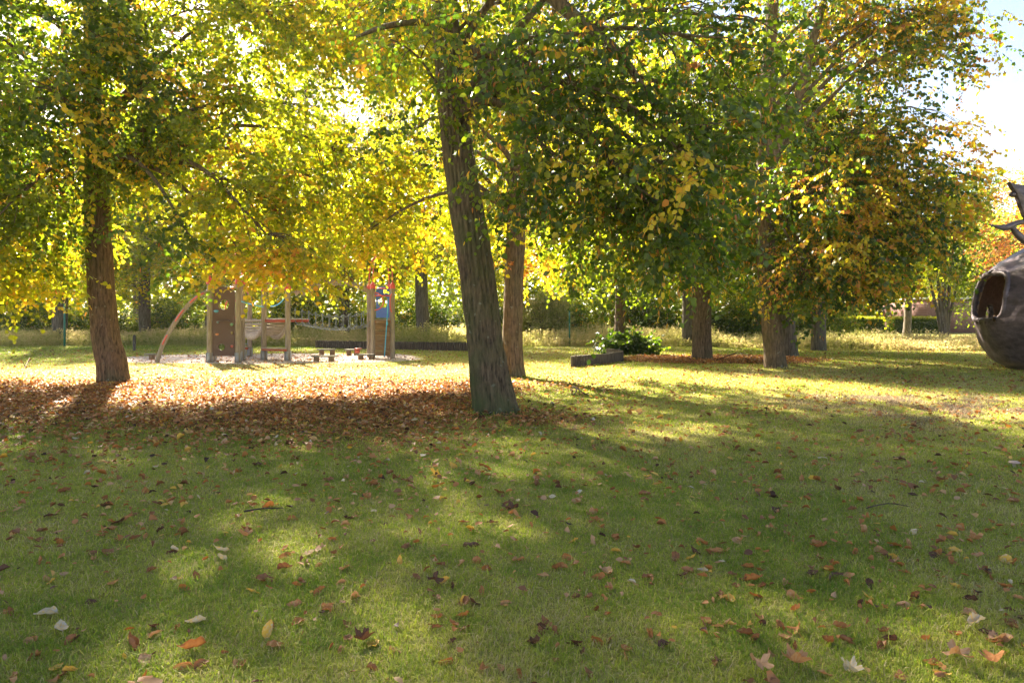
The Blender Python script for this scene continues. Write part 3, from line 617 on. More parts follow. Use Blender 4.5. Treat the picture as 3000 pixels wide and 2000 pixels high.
t15 = mid_tree("small trunk standing in front of the clipped hedge, forking low", np.array([28.9, 50, 0]), .24, 8, [((0, 0, 5.6), (2.8, 2.4, 1.6), 66, .5), ((-1.6, 0, 4.2), (1.5, 1.5, .8), 26, .58), ((1.6, 0, 4.3), (1.4, 1.4, .8), 24, .5), ((0, 0, 7.5), (1.8, 1.8, 1.2), 30)], 93, M_BARK_G, .48, .4)

# clipped hedges
def hedge(label, x0, x1, y, h, seed):
    rng = np.random.default_rng(seed); w = x1 - x0; e = empty("hedge", ((x0 + x1) / 2, y, 0)); tag(e, label, "hedge", "clipped hedges in front of the brick building")
    mb = MB(); mb.box((0, .6, h * .48), (w - .25, .9, h * .94)); mb.build("core", simple("hedge_core", (.012, .02, .006), .95, .1), e)
    n = int(w * 2600)
    f = rng.random(n); P = np.stack([rng.uniform(-w / 2, w / 2, n), rng.uniform(0, 1.2, n), rng.uniform(.02, h, n)], 1)
    a = f < .55; P[a, 1] = rng.normal(.04, .05, a.sum()); b = (f >= .55) & (f < .8); P[b, 2] = h + rng.normal(0, .05, b.sum())
    c = f > .9; P[c, 0] = np.where(rng.random(c.sum()) < .5, -w / 2, w / 2) + rng.normal(0, .05, c.sum())
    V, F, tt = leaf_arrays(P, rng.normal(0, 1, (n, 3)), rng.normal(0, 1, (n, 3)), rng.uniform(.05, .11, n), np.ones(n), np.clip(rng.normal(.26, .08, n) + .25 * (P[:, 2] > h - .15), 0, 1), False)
    mesh_np("foliage", V, [F], M_LEAF_FAR, e, tint=tt)
hedge("long clipped green hedge left of the pale gap", 24.4, 31.7, 58, 1.35, 61)
hedge("short clipped hedge between the pale gap and the brick building", 33.0, 37.4, 59, 1.35, 62)

# brick building
bd = empty("brick_building", (41, 60, 0)); tag(bd, "low flat-roofed brown brick building with a pale door at the right background", "building")
m, nt, N, L, P = new_mat("brown_brick")
tc = N.new("ShaderNodeTexCoord"); mp = N.new("ShaderNodeMapping"); mp.inputs["Rotation"].default_value = (R(90), 0, 0)
L.new(tc.outputs["Object"], mp.inputs[0])
bk = N.new("ShaderNodeTexBrick"); bk.inputs["Scale"].default_value = 4.5; bk.inputs["Mortar Size"].default_value = .015
bk.inputs["Color1"].default_value = (.17, .075, .06, 1); bk.inputs["Color2"].default_value = (.25, .12, .095, 1); bk.inputs["Mortar"].default_value = (.30, .26, .23, 1)
L.new(mp.outputs[0], bk.inputs["Vector"]); L.new(bk.outputs[0], P.inputs["Base Color"]); P.inputs["Roughness"].default_value = .9
M_BRICK = m
mb = MB(); mb.box((.1, 3.6, 1.45), (9.3, 7, 3.0)); mb.build("wall", M_BRICK, bd)
mb = MB(); mb.box((.1, 3.6, 3.02), (9.7, 7.4, .14), bevel=.03); mb.build("roof_edge", simple("roof_trim", (.35, .35, .36), .6), bd)
dr_ = MB(); dr_.box((1.95, .07, 1.05), (.82, .06, 2.1), bevel=.01); do = dr_.build("door", simple("cream_door", (.62, .56, .42), .5, .4, (.68, .62, .50), 0, 4), bd)
mb = MB(); mb.box((1.95, .03, .50), (.42, .03, .10)); mb.build("letter_slot", simple("slot_dark", (.02, .02, .02), .4), do)
mb = MB(); mb.box((1.49, .065, 1.1), (.09, .07, 2.25)); mb.box((2.41, .065, 1.1), (.09, .07, 2.25)); mb.box((1.95, .066, 2.2), (.83, .07, .12)); mb.build("door_frame", simple("frame_brown", (.16, .08, .06), .6), bd)
# pale low walls beyond the hedge gaps
for (x, w, lab) in [(33.9, 1.7, "pale low masonry wall glimpsed through the gap between the two hedges"), (39.2, 1.4, "pale low masonry wall glimpsed between hedge and brick building")]:
    mb = MB()
    for k in range(5): mb.box((0, 0, .14 + k * .27), (w - .02 * (k % 2), .3, .25), bevel=.02)
    mb.box((0, 0, 1.42), (w + .1, .4, .08), bevel=.02)
    o = mb.build("low_wall", simple("pale_stone", (.50, .47, .45), .85, .2, (.66, .62, .60), .2, 3)); o.location = (x, 64, 0); tag(o, lab, "wall")

#@@GROUND
# ------------------------------------------------------------------ ground
def sstep(a, b, x): t = np.clip((x - a) / (b - a), 0, 1); return t * t * (3 - 2 * t)
def n2(x, y, s, seed=0): return vnoise(np.stack([x * s, y * s, x * 0 + .37 * seed], 1), seed)
def litter(x, y):
    w = (n2(x, y, .5, 21) - .5) * 1.6
    A = sstep(4.5, 12.0, y + w * 1.8) * (1 - sstep(14.8, 17.5, y + w)) * (1 - sstep(-1.2, 1.4, x + w))
    T1 = np.exp(-(((x - .35) / 1.3) ** 2 + ((y - 9.9) / 1.1) ** 2)) * .9
    T2 = np.exp(-(((x - 1.3) / 1.6) ** 2 + ((y - 14.6) / 2.0) ** 2)) * .55
    r = np.sqrt(((x - 6.9) / 3.9) ** 2 + ((y - 23.4) / 2.3) ** 2); Cc = 1 - sstep(.75, 1.1, r + w * .12)
    return np.clip(np.maximum.reduce([A, T1, T2, Cc]), 0, 1)
def straw(x, y):
    w = n2(x, y, 1.6, 31) * .8 + n2(x, y, 5.1, 32) * .5
    r = np.sqrt(((x - 7.1) / 2.6) ** 2 + ((y - 10.9) / 2.7) ** 2)
    return np.clip((1.25 - r) * 1.3, 0, 1) * np.clip(w * 4.5 - 2.4, 0, 1)
def sandm(x, y):
    w = (n2(x, y, .8, 41) - .5) * .9
    r = (np.abs((x + 8.6) / 5.6) ** 2.6 + np.abs((y - 24.2) / 2.9) ** 2.6) ** (1 / 2.6)
    return r + w * .14
xs = np.unique(np.concatenate([-np.geomspace(26, 900, 22), np.arange(-26, 26.01, .25), np.geomspace(26, 900, 22)]))
ys = np.unique(np.concatenate([-np.geomspace(2, 300, 14), np.arange(-2, 34, .25), np.geomspace(34, 900, 24)]))
X, Y = np.meshgrid(xs, ys); x = X.ravel(); y = Y.ravel()
zz = (n2(x, y, .45, 1) - .5) * .05 * (np.hypot(x, y) < 60)
nx, ny = len(xs), len(ys)
i = np.arange(ny - 1)[:, None] * nx + np.arange(nx - 1)[None]
Q = np.stack([i, i + 1, i + nx + 1, i + nx], -1).reshape(-1, 4)
def gz(x, y): return (n2(x, y, .45, 1) - .5) * .05

m, nt, N, L, P = new_mat("lawn_ground")
tc = N.new("ShaderNodeTexCoord")
def noise(scale, det=5, rough=.6):
    n_ = N.new("ShaderNodeTexNoise"); n_.inputs["Scale"].default_value = scale; n_.inputs["Detail"].default_value = det; n_.inputs["Roughness"].default_value = rough
    L.new(tc.outputs["Object"], n_.inputs["Vector"]); return n_
def mixc(f, a, b):
    mx = N.new("ShaderNodeMix"); mx.data_type = 'RGBA'
    for sock, v in ((0, f), (6, a), (7, b)):
        if hasattr(v, 'is_linked') or hasattr(v, 'links'): L.new(v, mx.inputs[sock])
        else: mx.inputs[sock].default_value = v if sock == 0 else (*v, 1)
    return mx.outputs[2]
na = noise(38, 6, .7); ra = ramp(N, [(.3, (.17, .16, .04)), (.5, (.31, .30, .08)), (.72, (.44, .38, .17))]); L.new(na.outputs[0], ra.inputs[0])
nb = noise(.7, 4); rb = ramp(N, [(.35, (0, 0, 0)), (.7, (1, 1, 1))]); L.new(nb.outputs[0], rb.inputs[0])
ml = N.new("ShaderNodeMath"); ml.operation = 'MULTIPLY'; ml.inputs[1].default_value = .45; L.new(rb.outputs[0], ml.inputs[0])
grass = mixc(ml.outputs[0], ra.outputs[0], (.16, .17, .05))
nl = noise(16, 4, .7); rl = ramp(N, [(.3, (.06, .03, .015)), (.5, (.19, .085, .03)), (.68, (.32, .16, .06))]); L.new(nl.outputs[0], rl.inputs[0])
at = N.new("ShaderNodeAttribute"); at.attribute_name = "litter"
nm = noise(11, 4); ad = N.new("ShaderNodeMath"); ad.operation = 'MULTIPLY_ADD'; ad.inputs[1].default_value = 2.0; ad.inputs[2].default_value = -1.0; L.new(nm.outputs[0], ad.inputs[0])
a2 = N.new("ShaderNodeMath"); a2.operation = 'MULTIPLY_ADD'; a2.inputs[1].default_value = 1.5; a2.use_clamp = True; L.new(at.outputs["Fac"], a2.inputs[0]); L.new(ad.outputs[0], a2.inputs[2])
c1 = mixc(a2.outputs[0], grass, rl.outputs[0])
at2 = N.new("ShaderNodeAttribute"); at2.attribute_name = "straw"
ns = noise(30, 5, .7); rs = ramp(N, [(.3, (.06, .042, .028)), (.7, (.24, .18, .12))]); L.new(ns.outputs[0], rs.inputs[0])
c2 = mixc(at2.outputs["Fac"], c1, rs.outputs[0])
L.new(c2, P.inputs["Base Color"]); P.inputs["Roughness"].default_value = .95; P.inputs["Specular IOR Level"].default_value = .1
bp = N.new("ShaderNodeBump"); bp.inputs["Strength"].default_value = .9; bp.inputs["Distance"].default_value = .03; L.new(na.outputs[0], bp.inputs["Height"]); L.new(bp.outputs[0], P.inputs["Normal"])
lawn = mesh_np("lawn", np.stack([x, y, zz], 1), [Q], m, smooth=True); tag(lawn, "wide mown lawn strewn with fallen leaves", None, kind="structure")
for nm_, fn in (("litter", litter), ("straw", straw)):
    a = lawn.data.attributes.new(nm_, 'FLOAT', 'POINT'); a.data.foreach_set("value", (fn(x, y) ** (2.2 if nm_ == "litter" else 1)).astype(np.float32))

# sand of the playground
gx = np.arange(-15.5, -1.9, .16); gy = np.arange(20.4, 28, .16); X, Y = np.meshgrid(gx, gy); x = X.ravel(); y = Y.ravel(); r = sandm(x, y)
nx = len(gx); i = np.arange(len(gy) - 1)[:, None] * nx + np.arange(nx - 1)[None]; Q = np.stack([i, i + 1, i + nx + 1, i + nx], -1).reshape(-1, 4)
z = gz(x, y) + .012 + .03 * (n2(x, y, 2.2, 7) - .5) - .09 * sstep(.93, 1.05, r)
Q = Q[(r[Q] < 1.06).all(1)]
used = np.unique(Q); rm = np.zeros(len(x), int); rm[used] = np.arange(len(used))
sand = mesh_np("sand", np.stack([x, y, z], 1)[used], [rm[Q]], simple("play_sand", (.36, .29, .24), .95, .1, (.60, .52, .47), .5, 5), smooth=True); tag(sand, "pale sand bed under the climbing frame", None, kind="structure")

# grass blades
rng = np.random.default_rng(77)
def wedge(n, y0, y1, spread=.80, marg=.9, power=0.0):
    yy = y0 * (y1 / y0) ** rng.random(n); xx = rng.uniform(-1, 1, n) * (yy * spread + marg); return xx, yy
NB = 820000
x, y = wedge(NB, 2.35, 42)
x = np.asarray(x); 
s_ = sandm(x, y); lt = litter(x, y); st = straw(x, y)
tuft = n2(x, y, 7, 12)
keep = (s_ > .98) & (rng.random(NB) > np.maximum((lt ** 2) * .82, st * .7)) & (rng.random(NB) < .35 + tuft * 1.1)
x, y, st = x[keep], y[keep], st[keep]; n = len(x)
h = (.014 + .024 * rng.random(n) ** 1.5) * (1 + .35 * (n2(x, y, 1.3, 3) - .4)) * (1 + (y / 14.0)) ** .55 * np.where(rng.random(n) < .03, 1.7, 1)
TRK = [(-.25, 10.6), (.05, 16.9), (-8.95, 15.4), (7.55, 19.6), (6.55, 23.5)]
for (tx_, ty_) in TRK: h = h * (1 + 1.1 * np.exp(-((np.hypot(x - tx_, y - ty_) - .34) / .14) ** 2))
wd = .00135 * (1 + (y / 5.0) ** 1.15) * rng.uniform(.7, 1.3, n)
az = rng.uniform(0, 6.283, n); lean = rng.normal(0, .75, (n, 2))
b = np.stack([x, y, gz(x, y) - .003], 1)
sd_ = np.stack([np.cos(az), np.sin(az), az * 0], 1) * wd[:, None]
mid = b + np.stack([lean[:, 0] * h * .3, lean[:, 1] * h * .3, h * .6], 1)
tip = b + np.stack([lean[:, 0] * h * 1.1, lean[:, 1] * h * 1.1, h * (1 - .25 * np.abs(lean).sum(1).clip(0, 2))], 1)
V = np.stack([b - sd_, b + sd_, mid + sd_ * .75, tip, mid - sd_ * .75], 1).reshape(-1, 3)
k = np.arange(n)[:, None] * 5
patch = n2(x, y, .6, 15); fine = n2(x, y, 4.5, 16)
tint = np.clip(.30 + .6 * (patch - .35) + .6 * (fine - .45) + .5 * (n2(x, y, .22, 19) - .5) + rng.normal(0, .15, n) + np.clip(x * .014 + .02, -.1, .12) + st * .75 + .55 * sstep(13.5, 16.0, y) * (1 - sstep(20.5, 23, y)) * (1 - sstep(-2.5, 1, x)) + (rng.random(n) < .16) * .5, 0, 1)  # includes painted sunlight: paler straw tint brightens the sunlit band at left
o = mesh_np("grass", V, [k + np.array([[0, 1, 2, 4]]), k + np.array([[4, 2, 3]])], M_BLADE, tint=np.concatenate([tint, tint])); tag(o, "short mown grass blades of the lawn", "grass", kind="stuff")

# thatch of dead grass on the right
n = 60000; x = rng.normal(7.1, 2.0, n); y = rng.normal(10.9, 1.8, n); sx = straw(x, y); kp = rng.random(n) < sx * 1.2; x, y = x[kp], y[kp]; n = len(x)
az = rng.uniform(0, 6.283, n); l = rng.uniform(.03, .09, n)
b = np.stack([x, y, gz(x, y) + rng.uniform(.0, .035, n) * (1 + n2(x, y, 2.0, 4))], 1); dv = np.stack([np.cos(az), np.sin(az), rng.normal(0, .25, n)], 1) * l[:, None]; sv = np.stack([-np.sin(az), np.cos(az), az * 0], 1) * .003
V = np.stack([b - sv, b + sv, b + dv + sv * .4 + [0, 0, .01], b + dv - sv * .4 + [0, 0, .01]], 1).reshape(-1, 3)
o = mesh_np("dead_grass", V, [np.arange(n * 4).reshape(-1, 4)], M_THATCH, tint=rng.random(n)); tag(o, "brown matted dead grass clippings on the right of the lawn", "dead grass", kind="stuff")

# weeds along the wood edge
def weed_edge(x): return np.interp(x, [-40, -26, -12, -2, 6, 12, 20, 30], [35.5, 34, 33.5, 32.5, 33.5, 31, 28.5, 28])
n = 22000
x = rng.uniform(-32, 34, n); y0 = weed_edge(x) + (n2(x, x * 0, .5, 5) - .5) * 1.2; u = rng.random(n) ** 1.5; y = y0 + u * 8.5
bldg = (x > 23) & (y > 41); x, y, u = x[~bldg], y[~bldg], u[~bldg]; n = len(x)
clump = n2(x, y, .5, 6); h = (.34 + .80 * clump ** 1.2 * rng.uniform(.5, 1.25, n)) * np.where(u < .06, .5, 1); h = h * np.where(x > 11, .75, 1)
b = np.stack([x, y, x * 0 - .01], 1); ln = rng.normal(0, .16, (n, 2)) * h[:, None]
tip = b + np.stack([ln[:, 0], ln[:, 1], h], 1)
sv = np.array([.008, 0, 0]); V1 = np.stack([b - sv, b + sv, tip + sv * .4, tip - sv * .4], 1).reshape(-1, 3); F1 = np.arange(n * 4).reshape(-1, 4)
tw = np.clip(.62 + .5 * (n2(x, y, .35, 8) - .4) + rng.normal(0, .15, n), 0, 1)
kk = 9; t = rng.uniform(.15, 1.05, (n, kk)); pos = (b[:, None] + (tip - b)[:, None] * t[..., None]).reshape(-1, 3)
ax = rng.normal(0, 1, (n * kk, 3)); ax[:, 2] = np.abs(ax[:, 2]) * .8; tl = np.repeat(tw, kk) + rng.normal(0, .1, n * kk) + (t.ravel() > .8) * .2
V2, F2, tt = leaf_arrays(pos, ax, rng.normal(0, 1, (n * kk, 3)), rng.uniform(.05, .13, n * kk), rng.uniform(.35, .8, n * kk), np.clip(tl, 0, 1), False)
o = mesh_np("weeds", np.concatenate([V1, V2]), [np.concatenate([F1, F2 + len(V1)])], M_WEED, tint=np.concatenate([tw, tt])); tag(o, "tall sunlit weeds and seeding grasses along the wood edge", "weeds", kind="stuff")


#@@OBJECTS
# ------------------------------------------------------------------ climbing frame
CF = np.array([-7.8, 23.3, 0.0])
cf = empty("climbing_frame", CF); tag(cf, "large wooden climbing frame with brown climbing wall, trough bridge and blue-panelled tower on sand", "climbing frame")
def post(xy, top, r=.085, cap=True, foot=True):
    x, y = xy; mb = MB()
    mb.lathe((x - CF[0], y - CF[1], 0), [(0, -.05), (r, -.05), (r * 1.0, .3), (r * .98, top * .6), (r * .96, top - .02), (r * .88, top), (0, top)], 20)
    p = mb.build("post", M_POST, cf); shade_auto(p, 50)
    if foot:
        mb = MB()
        for s_ in (-1, 1): mb.box((x - CF[0] + s_ * (r + .004), y - CF[1], .15), (.016, .11, .34))
        mb.box((x - CF[0], y - CF[1] - r - .004, .15), (.10, .016, .34)); mb.build("foot_bracket", M_STEEL, p)
    if cap:
        mb = MB(); mb.lathe((x - CF[0], y - CF[1], top - .10), [(r * 1.0, 0), (r * 1.2, .0), (r * 1.2, .08), (r * 1.05, .14), (r * .6, .19), (.03, .22), (0, .22)], 20); c = mb.build("cap", M_RED, p); shade_auto(c)
    return p
A_ = (-9.72, 21.95); B_ = (-8.80, 21.95); A2 = (-10.05, 22.95); B2 = (-9.08, 22.98)
Cc_ = (-8.43, 23.2); D_ = (-7.47, 22.75); E1 = (-9.72, 25.3); E2 = (-10.2, 25.9); C2 = (-8.1, 24.2); D2 = (-7.1, 23.8)
for xy, t in ((A_, 2.62), (B_, 2.62), (A2, 2.66), (B2, 2.66)): post(xy, t, .088)
post(Cc_, 2.45, .088); post(D_, 2.45, .088); post(E1, 2.42); post(E2, 1.1, .08, cap=False)
F1 = (-4.86, 23.85); F2 = (-4.18, 23.9); F3 = (-5.15, 24.6); F4 = (-4.45, 24.7)
for xy in (F1, F2, F3, F4): post(xy, 2.55, .082, foot=False)
def L3(p): return np.array(p, float) - CF
# climbing wall panel with two holes and arched top
def holed_panel(x0, x1, z0, z1, arch, holes, y, th, name, mat):
    import bmesh
    w = x1 - x0; bm = bmesh.new()
    out = [(x0, z0), (x1, z0), (x1, z1 - arch)] + [(x0 + w / 2 + w / 2 * math.cos(a), z1 - arch + arch * math.sin(a)) for a in np.linspace(0.15, math.pi - .15, 16)] + [(x0, z1 - arch)]
    es = []
    def loop(pts):
        vs_ = [bm.verts.new((px, 0, pz)) for px, pz in pts]
        for a, b in zip(vs_, vs_[1:] + vs_[:1]): es.append(bm.edges.new((a, b)))
    loop(out)
    for (hx, hz, hr) in holes: loop([(hx + hr * math.cos(t), hz + hr * 1.05 * math.sin(t)) for t in np.linspace(0, 2 * math.pi, 28, endpoint=False)])
    bmesh.ops.triangle_fill(bm, edges=es, use_beauty=True)
    ex = bmesh.ops.extrude_face_region(bm, geom=bm.faces[:])
    for v in [g for g in ex["geom"] if isinstance(g, bmesh.types.BMVert)]: v.co.y += th
    bmesh.ops.recalc_face_normals(bm, faces=bm.faces[:])
    me = bpy.data.meshes.new(name); bm.to_mesh(me); bm.free(); me.materials.append(mat)
    o = bpy.data.objects.new(name, me); COL.objects.link(o); o.parent = cf; o.location = (-CF[0], y - CF[1], 0)
    return o
yp = 21.93
cw = holed_panel(-9.62, -8.905, .21, 2.44, .22, [(-9.25, 1.86, .155), (-9.33, .50, .105)], yp, .035, "climbing_wall", M_PANEL)
mb = MB(); mb.box((-9.25, -.05, 1.33), (.42, .14, .025)); mb.build("shelf", M_PANEL, cw)
hold_c = {"blue": ((.05, .22, .42), (.08, .30, .52)), "orange": ((.50, .18, .07), (.60, .26, .12)), "green": ((.10, .22, .12), (.16, .30, .17)), "red": ((.35, .06, .04), (.45, .10, .07)), "tan": ((.30, .24, .10), (.38, .30, .14)), "grey": ((.12, .20, .26), (.2, .28, .33))}
hm = {k: simple("hold_" + k, a, .5, .4, b, .1, 20) for k, (a, b) in hold_c.items()}
for (cx, cy, w, h, c) in [(957, 790, 60, 36, "blue"), (978, 922, 28, 34, "grey"), (1145, 950, 44, 38, "green"), (967, 1070, 46, 28, "orange"), (1148, 1052, 26, 36, "tan"), (1147, 1214, 38, 34, "red"), (965, 502, 30, 28, "red"), (1155, 510, 38, 34, "orange")]:
    p = S(400 + .2424 * cx, 720 + .2424 * cy, yp - .03); mb = MB()
    a, b = w * .2424 / 2000 * 22 / 2, h * .2424 / 2000 * 22 / 2
    V = []; n = 12
    for (s_, yy) in ((1, .035), (1.0, .0), (.75, -.035), (.0, -.05)): V += [(p[0] + a * s_ * math.cos(t) * (1 + .12 * math.sin(3 * t)), yy, p[2] + b * s_ * math.sin(t)) for t in np.linspace(0, 2 * math.pi, n, endpoint=False)]
    mb.add(V, [[i * n + j, i * n + (j + 1) % n, (i + 1) * n + (j + 1) % n, (i + 1) * n + j] for i in range(3) for j in range(n)]); o = mb.build("climbing_hold", hm[c], cw, smooth=True); o["label"] = c + " climbing hold bolted on the brown wall"
# platforms with red edge bars
def platform(name, corners, z):
    pts = [L3((*c, z)) for c in corners]; mb = MB()
    for i in range(8):
        a = pts[0] + (pts[3] - pts[0]) * (i + .5) / 8; b = pts[1] + (pts[2] - pts[1]) * (i + .5) / 8
        mb.beam([a, b], np.linalg.norm(pts[3] - pts[0]) / 8 * .93, .035)
    o = mb.build(name, M_PLANK, cf)
    mb = MB(); mb.beam([pts[0] + [0, -.02, -.06], pts[1] + [0, -.02, -.06]], .035, .09); mb.build("edge_bar", M_REDBAR, o)
    mb = MB(); mb.beam([pts[3] + [0, .02, -.06], pts[2] + [0, .02, -.06]], .035, .09); mb.build("edge_bar", M_REDBAR, o)
platform("platform", [(A_[0], A_[1] + .12), (B_[0], B_[1] + .12), B2, A2], 1.36)
platform("platform", [Cc_, D_, D2, C2], 1.39)
platform("platform", [(-10.35, 25.25), (-9.75, 25.25), (-9.75, 26.1), (-10.35, 26.1)], 1.38)
platform("platform", [F1, F2, F4, F3], 1.36)
# low steps with red edge
for (a, b, z) in [((-8.43, 23.15), (-7.47, 22.7), .42), ((-10.2, 25.5), (-9.72, 25.2), .36)]:
    mb = MB(); mb.beam([L3((*a, z)), L3((*b, z))], .26, .035); st_ = mb.build("step", M_PLANK, cf); mb = MB(); mb.beam([L3((*a, z - .06)) + [0, -.1, 0], L3((*b, z - .06)) + [0, -.1, 0]], .03, .07); mb.build("edge_bar", M_REDBAR, st_)
mb = MB(); mb.box(L3((-5.35, 23.7, .36)), (.2, .3, .03)); mb.box(L3((-5.35, 23.62, .28)), (.18, .04, .13)); mb.build("step", M_REDBAR, cf)
# trough bridge: slats hanging in a smile between two platforms
EL = [np.array((-10.25, 25.2, 1.34)), np.array((-9.62, 25.55, 1.34))]; ER = [np.array((-8.30, 22.95, 1.34)), np.array((-7.50, 23.1, 1.34))]
EL = [np.array((-10.0, 24.9, 1.36)), np.array((-9.25, 25.5, 1.36))]; ER = [np.array((-8.38, 23.25, 1.34)), np.array((-7.50, 22.95, 1.34))]
sides_ = []
for a, b in ((EL[0], ER[0]), (EL[1], ER[1])):
    t = np.linspace(0, 1, 22)[:, None]; P = a + (b - a) * t; P[:, 2] -= (.62 * (1 - (2 * t[:, 0] - 1) ** 2)); sides_.append(P - CF)
tb = None
for k, P in enumerate(sides_):
    mb = MB(); mb.beam(P, .06, .15); o = mb.build("side_beam", M_PLANK, cf)
mb = MB()
for i in np.linspace(1, 20, 15):
    i0 = int(i); f = i - i0; a = sides_[0][i0] * (1 - f) + sides_[0][min(i0 + 1, 21)] * f; b = sides_[1][i0] * (1 - f) + sides_[1][min(i0 + 1, 21)] * f
    tg = norm(sides_[0][min(i0 + 1, 21)] - sides_[0][i0 - 1]); mb.beam([a + [0, 0, .075], b + [0, 0, .075]], .115, .025, up=np.cross(tg, norm(b - a)) * -1)
mb.build("bridge_slats", M_PLANK, cf)
# overhead arched ladder
arcs = []
for pts in ([(684, 838, 22.2), (700, 822, 22.5), (722, 812, 23), (748, 815, 23.3), (775, 838, 23.6), (799, 860, 23.8)], [(700, 820, 23.2), (722, 810, 23.6), (748, 806, 24), (772, 814, 24.2), (792, 827, 24.4), (812, 847, 24.6)]):
    P, _ = resample(np.array([S(*p) for p in pts]), np.ones(len(pts)), .12); P = P - CF; arcs.append(P); mb = MB(); mb.beam(P, .07, .14); mb.build("arch_beam", M_PLANK, cf)
for f in (.12, .28, .45, .6, .72, .84, .93):
    a = arcs[0][int(f * (len(arcs[0]) - 1))]; b = arcs[1][int(f * (len(arcs[1]) - 1))]; mb = MB(); mb.tube([a, b], .022, 10); mb.build("rung", M_RED, cf, smooth=True)
# curved climbing beam at the left with red rails
pts = [(459, 1063), (466, 1040), (480, 1003), (500, 965), (522, 930), (550, 895), (578, 869), (607, 853)]
P, _ = resample(np.array([S(a, b, 21.95) for a, b in pts]), np.ones(len(pts)), .1); P = P - CF; P[0, 2] = -.1
mb = MB(); mb.beam(P, .09, .11, up=(0, 0.0, 1.0)); mb.build("curved_beam", M_POST, cf)
n_ = len(P)
for a, b in ((.22, .38), (.50, .68), (.76, .97)):
    q = P[int(a * n_):max(int(a * n_) + 3, int(b * n_))]; T_ = norm(np.gradient(q, axis=0)); nn = np.cross(T_, [0, 1.0, 0]); q = q + [0, -.075, 0] + nn * -.015; q = np.concatenate([[q[0] + [0, .05, 0]], q, [q[-1] + [0, .05, 0]]])
    mb = MB(); mb.tube(q, .02, 10); mb.build("handrail", M_RED, cf, smooth=True)
# red hoop domes on the towers
def dome(corners, ztop, apex):
    cx = np.mean([c[0] for c in corners]); cy = np.mean([c[1] for c in corners]); top = np.array([cx, cy, apex])
    for c in corners:
        a = np.array([c[0], c[1], ztop]); mb = MB(); mb.tube(bez(a, a + [0, 0, (apex - ztop) * .75], top + (a - top) * [.6, .6, 0] + [0, 0, -.08], top, 16) - CF, .021, 10); mb.build("roof_hoop", M_RED, cf, smooth=True)
dome([A_, B_, A2, B2], 2.7, 3.75); dome([F1, F2, F3, F4], 2.62, 3.75)
# round red entry ring inside the first tower, blue ropes
def ring(c, r, tube, nrm_y=True, a0=0, a1=2 * math.pi, mat=M_RED, name="ring", squash=1.0, tilt=0.0):
    t = np.linspace(a0, a1, 36); P = np.stack([c[0] + r * squash * np.cos(t), c[1] + tilt * np.cos(t), c[2] + r * np.sin(t)], 1) - CF; mb = MB(); mb.tube(P, tube, 10); return mb.build(name, mat, cf, smooth=True)
ring((-9.45, 23.0, 1.72), .36, .02, squash=.6); ring((-9.30, 23.05, 1.68), .33, .02, squash=.6)
mb = MB(); mb.box(L3((-9.14, 23.05, 1.9)), (.13, .03, 1.0)); mb.build("side_board", M_PLANK, cf)
mb = MB(); mb.tube(bez(np.array((-8.8, 22.1, 1.98)), np.array((-8.4, 22.9, 1.72)), np.array((-8.2, 24, 1.75)), np.array((-8.1, 24.2, 2.1)), 14) - CF, .018, 8); mb.build("rope", M_ROPE, cf, smooth=True)
# arched beams and scalloped rope net between the two towers
nb = []
for (dy, dz) in ((0, 0), (.75, 0)):
    a = np.array([D_[0] + .1, 23.2 + dy, 2.25]); b = np.array([F1[0], 23.95 + dy, 2.25]); t = np.linspace(0, 1, 24)[:, None]; P = a + (b - a) * t; P[:, 2] += .42 * (1 - (2 * t[:, 0] - 1) ** 2) + dz
    nb.append(P); mb = MB(); mb.beam(P - CF, .09, .15); mb.build("arch_beam", M_POST, cf)
mb = MB()
for P in nb:
    for i in range(0, 23, 2):
        hb = 1.36 - .22 * math.sin(math.pi * (i + .5) / 24); q = P[i]; q2 = P[min(i + 2, 23)]
        lo = np.array([q[0], q[1], hb]); lo2 = np.array([q2[0], q2[1], 1.36 - .22 * math.sin(math.pi * (min(i + 2, 23) + .5) / 24)])
        mb.tube([lo + [0, 0, .40] - CF, lo - CF], .009, 6); m_ = (lo + lo2) / 2 - [0, 0, .16]; mb.tube(bez(lo, (lo + m_) / 2 - [0, 0, .07], (lo2 + m_) / 2 - [0, 0, .07], lo2, 9) - CF, .014, 6)
        m3 = m_ + [0, 0, .42]; mb.tube(bez(lo + [0, 0, .4], (lo + m3) / 2 - [0, 0, -.14], (lo2 + m3) / 2 - [0, 0, -.14], lo2 + [0, 0, .4], 7) - CF, .010, 6)
mb.build("rope_net", M_GROPE, cf)
mb = MB()
for i in range(1, 23, 1):
    a = nb[0][i].copy(); b = nb[1][i].copy(); a[2] = b[2] = 1.22 - .22 * math.sin(math.pi * i / 24); mb.tube([a - CF, b - CF], .010, 5)
mb.build("foot_ropes", M_GROPE, cf)
# blue panel tower: panel with hole, red bars, plank climbing wall with ledges, blue rope
bpn = holed_panel(F1[0] + .12, F2[0] - .10, 1.43, 2.52, .10, [((F1[0] + F2[0]) / 2 + .03, 1.98, .19)], 23.80, .03, "blue_panel", M_BLUE)
for z in (2.46, 2.20):
    mb = MB(); mb.tube([(F1[0] + .08 - CF[0], 23.76 - CF[1], z), (F2[0] - .08 - CF[0], 23.80 - CF[1], z)], .020, 10); mb.build("handrail", M_RED, cf, smooth=True)
ring((F1[0] + .1, 23.68, 2.0), .30, .02, a0=-math.pi / 2, a1=math.pi / 2)
ring((F2[0] + .02, 23.72, 1.95), .32, .02, a0=math.pi * .55, a1=math.pi * 1.45, squash=.25)
mb = MB()
for i in range(7): mb.box(L3(((F1[0] + F2[0]) / 2 + .01, 23.80, .20 + i * .178)), (F2[0] - F1[0] - .17, .04, .168), bevel=.006)
kb = mb.build("kick_board", M_BOARD, cf)
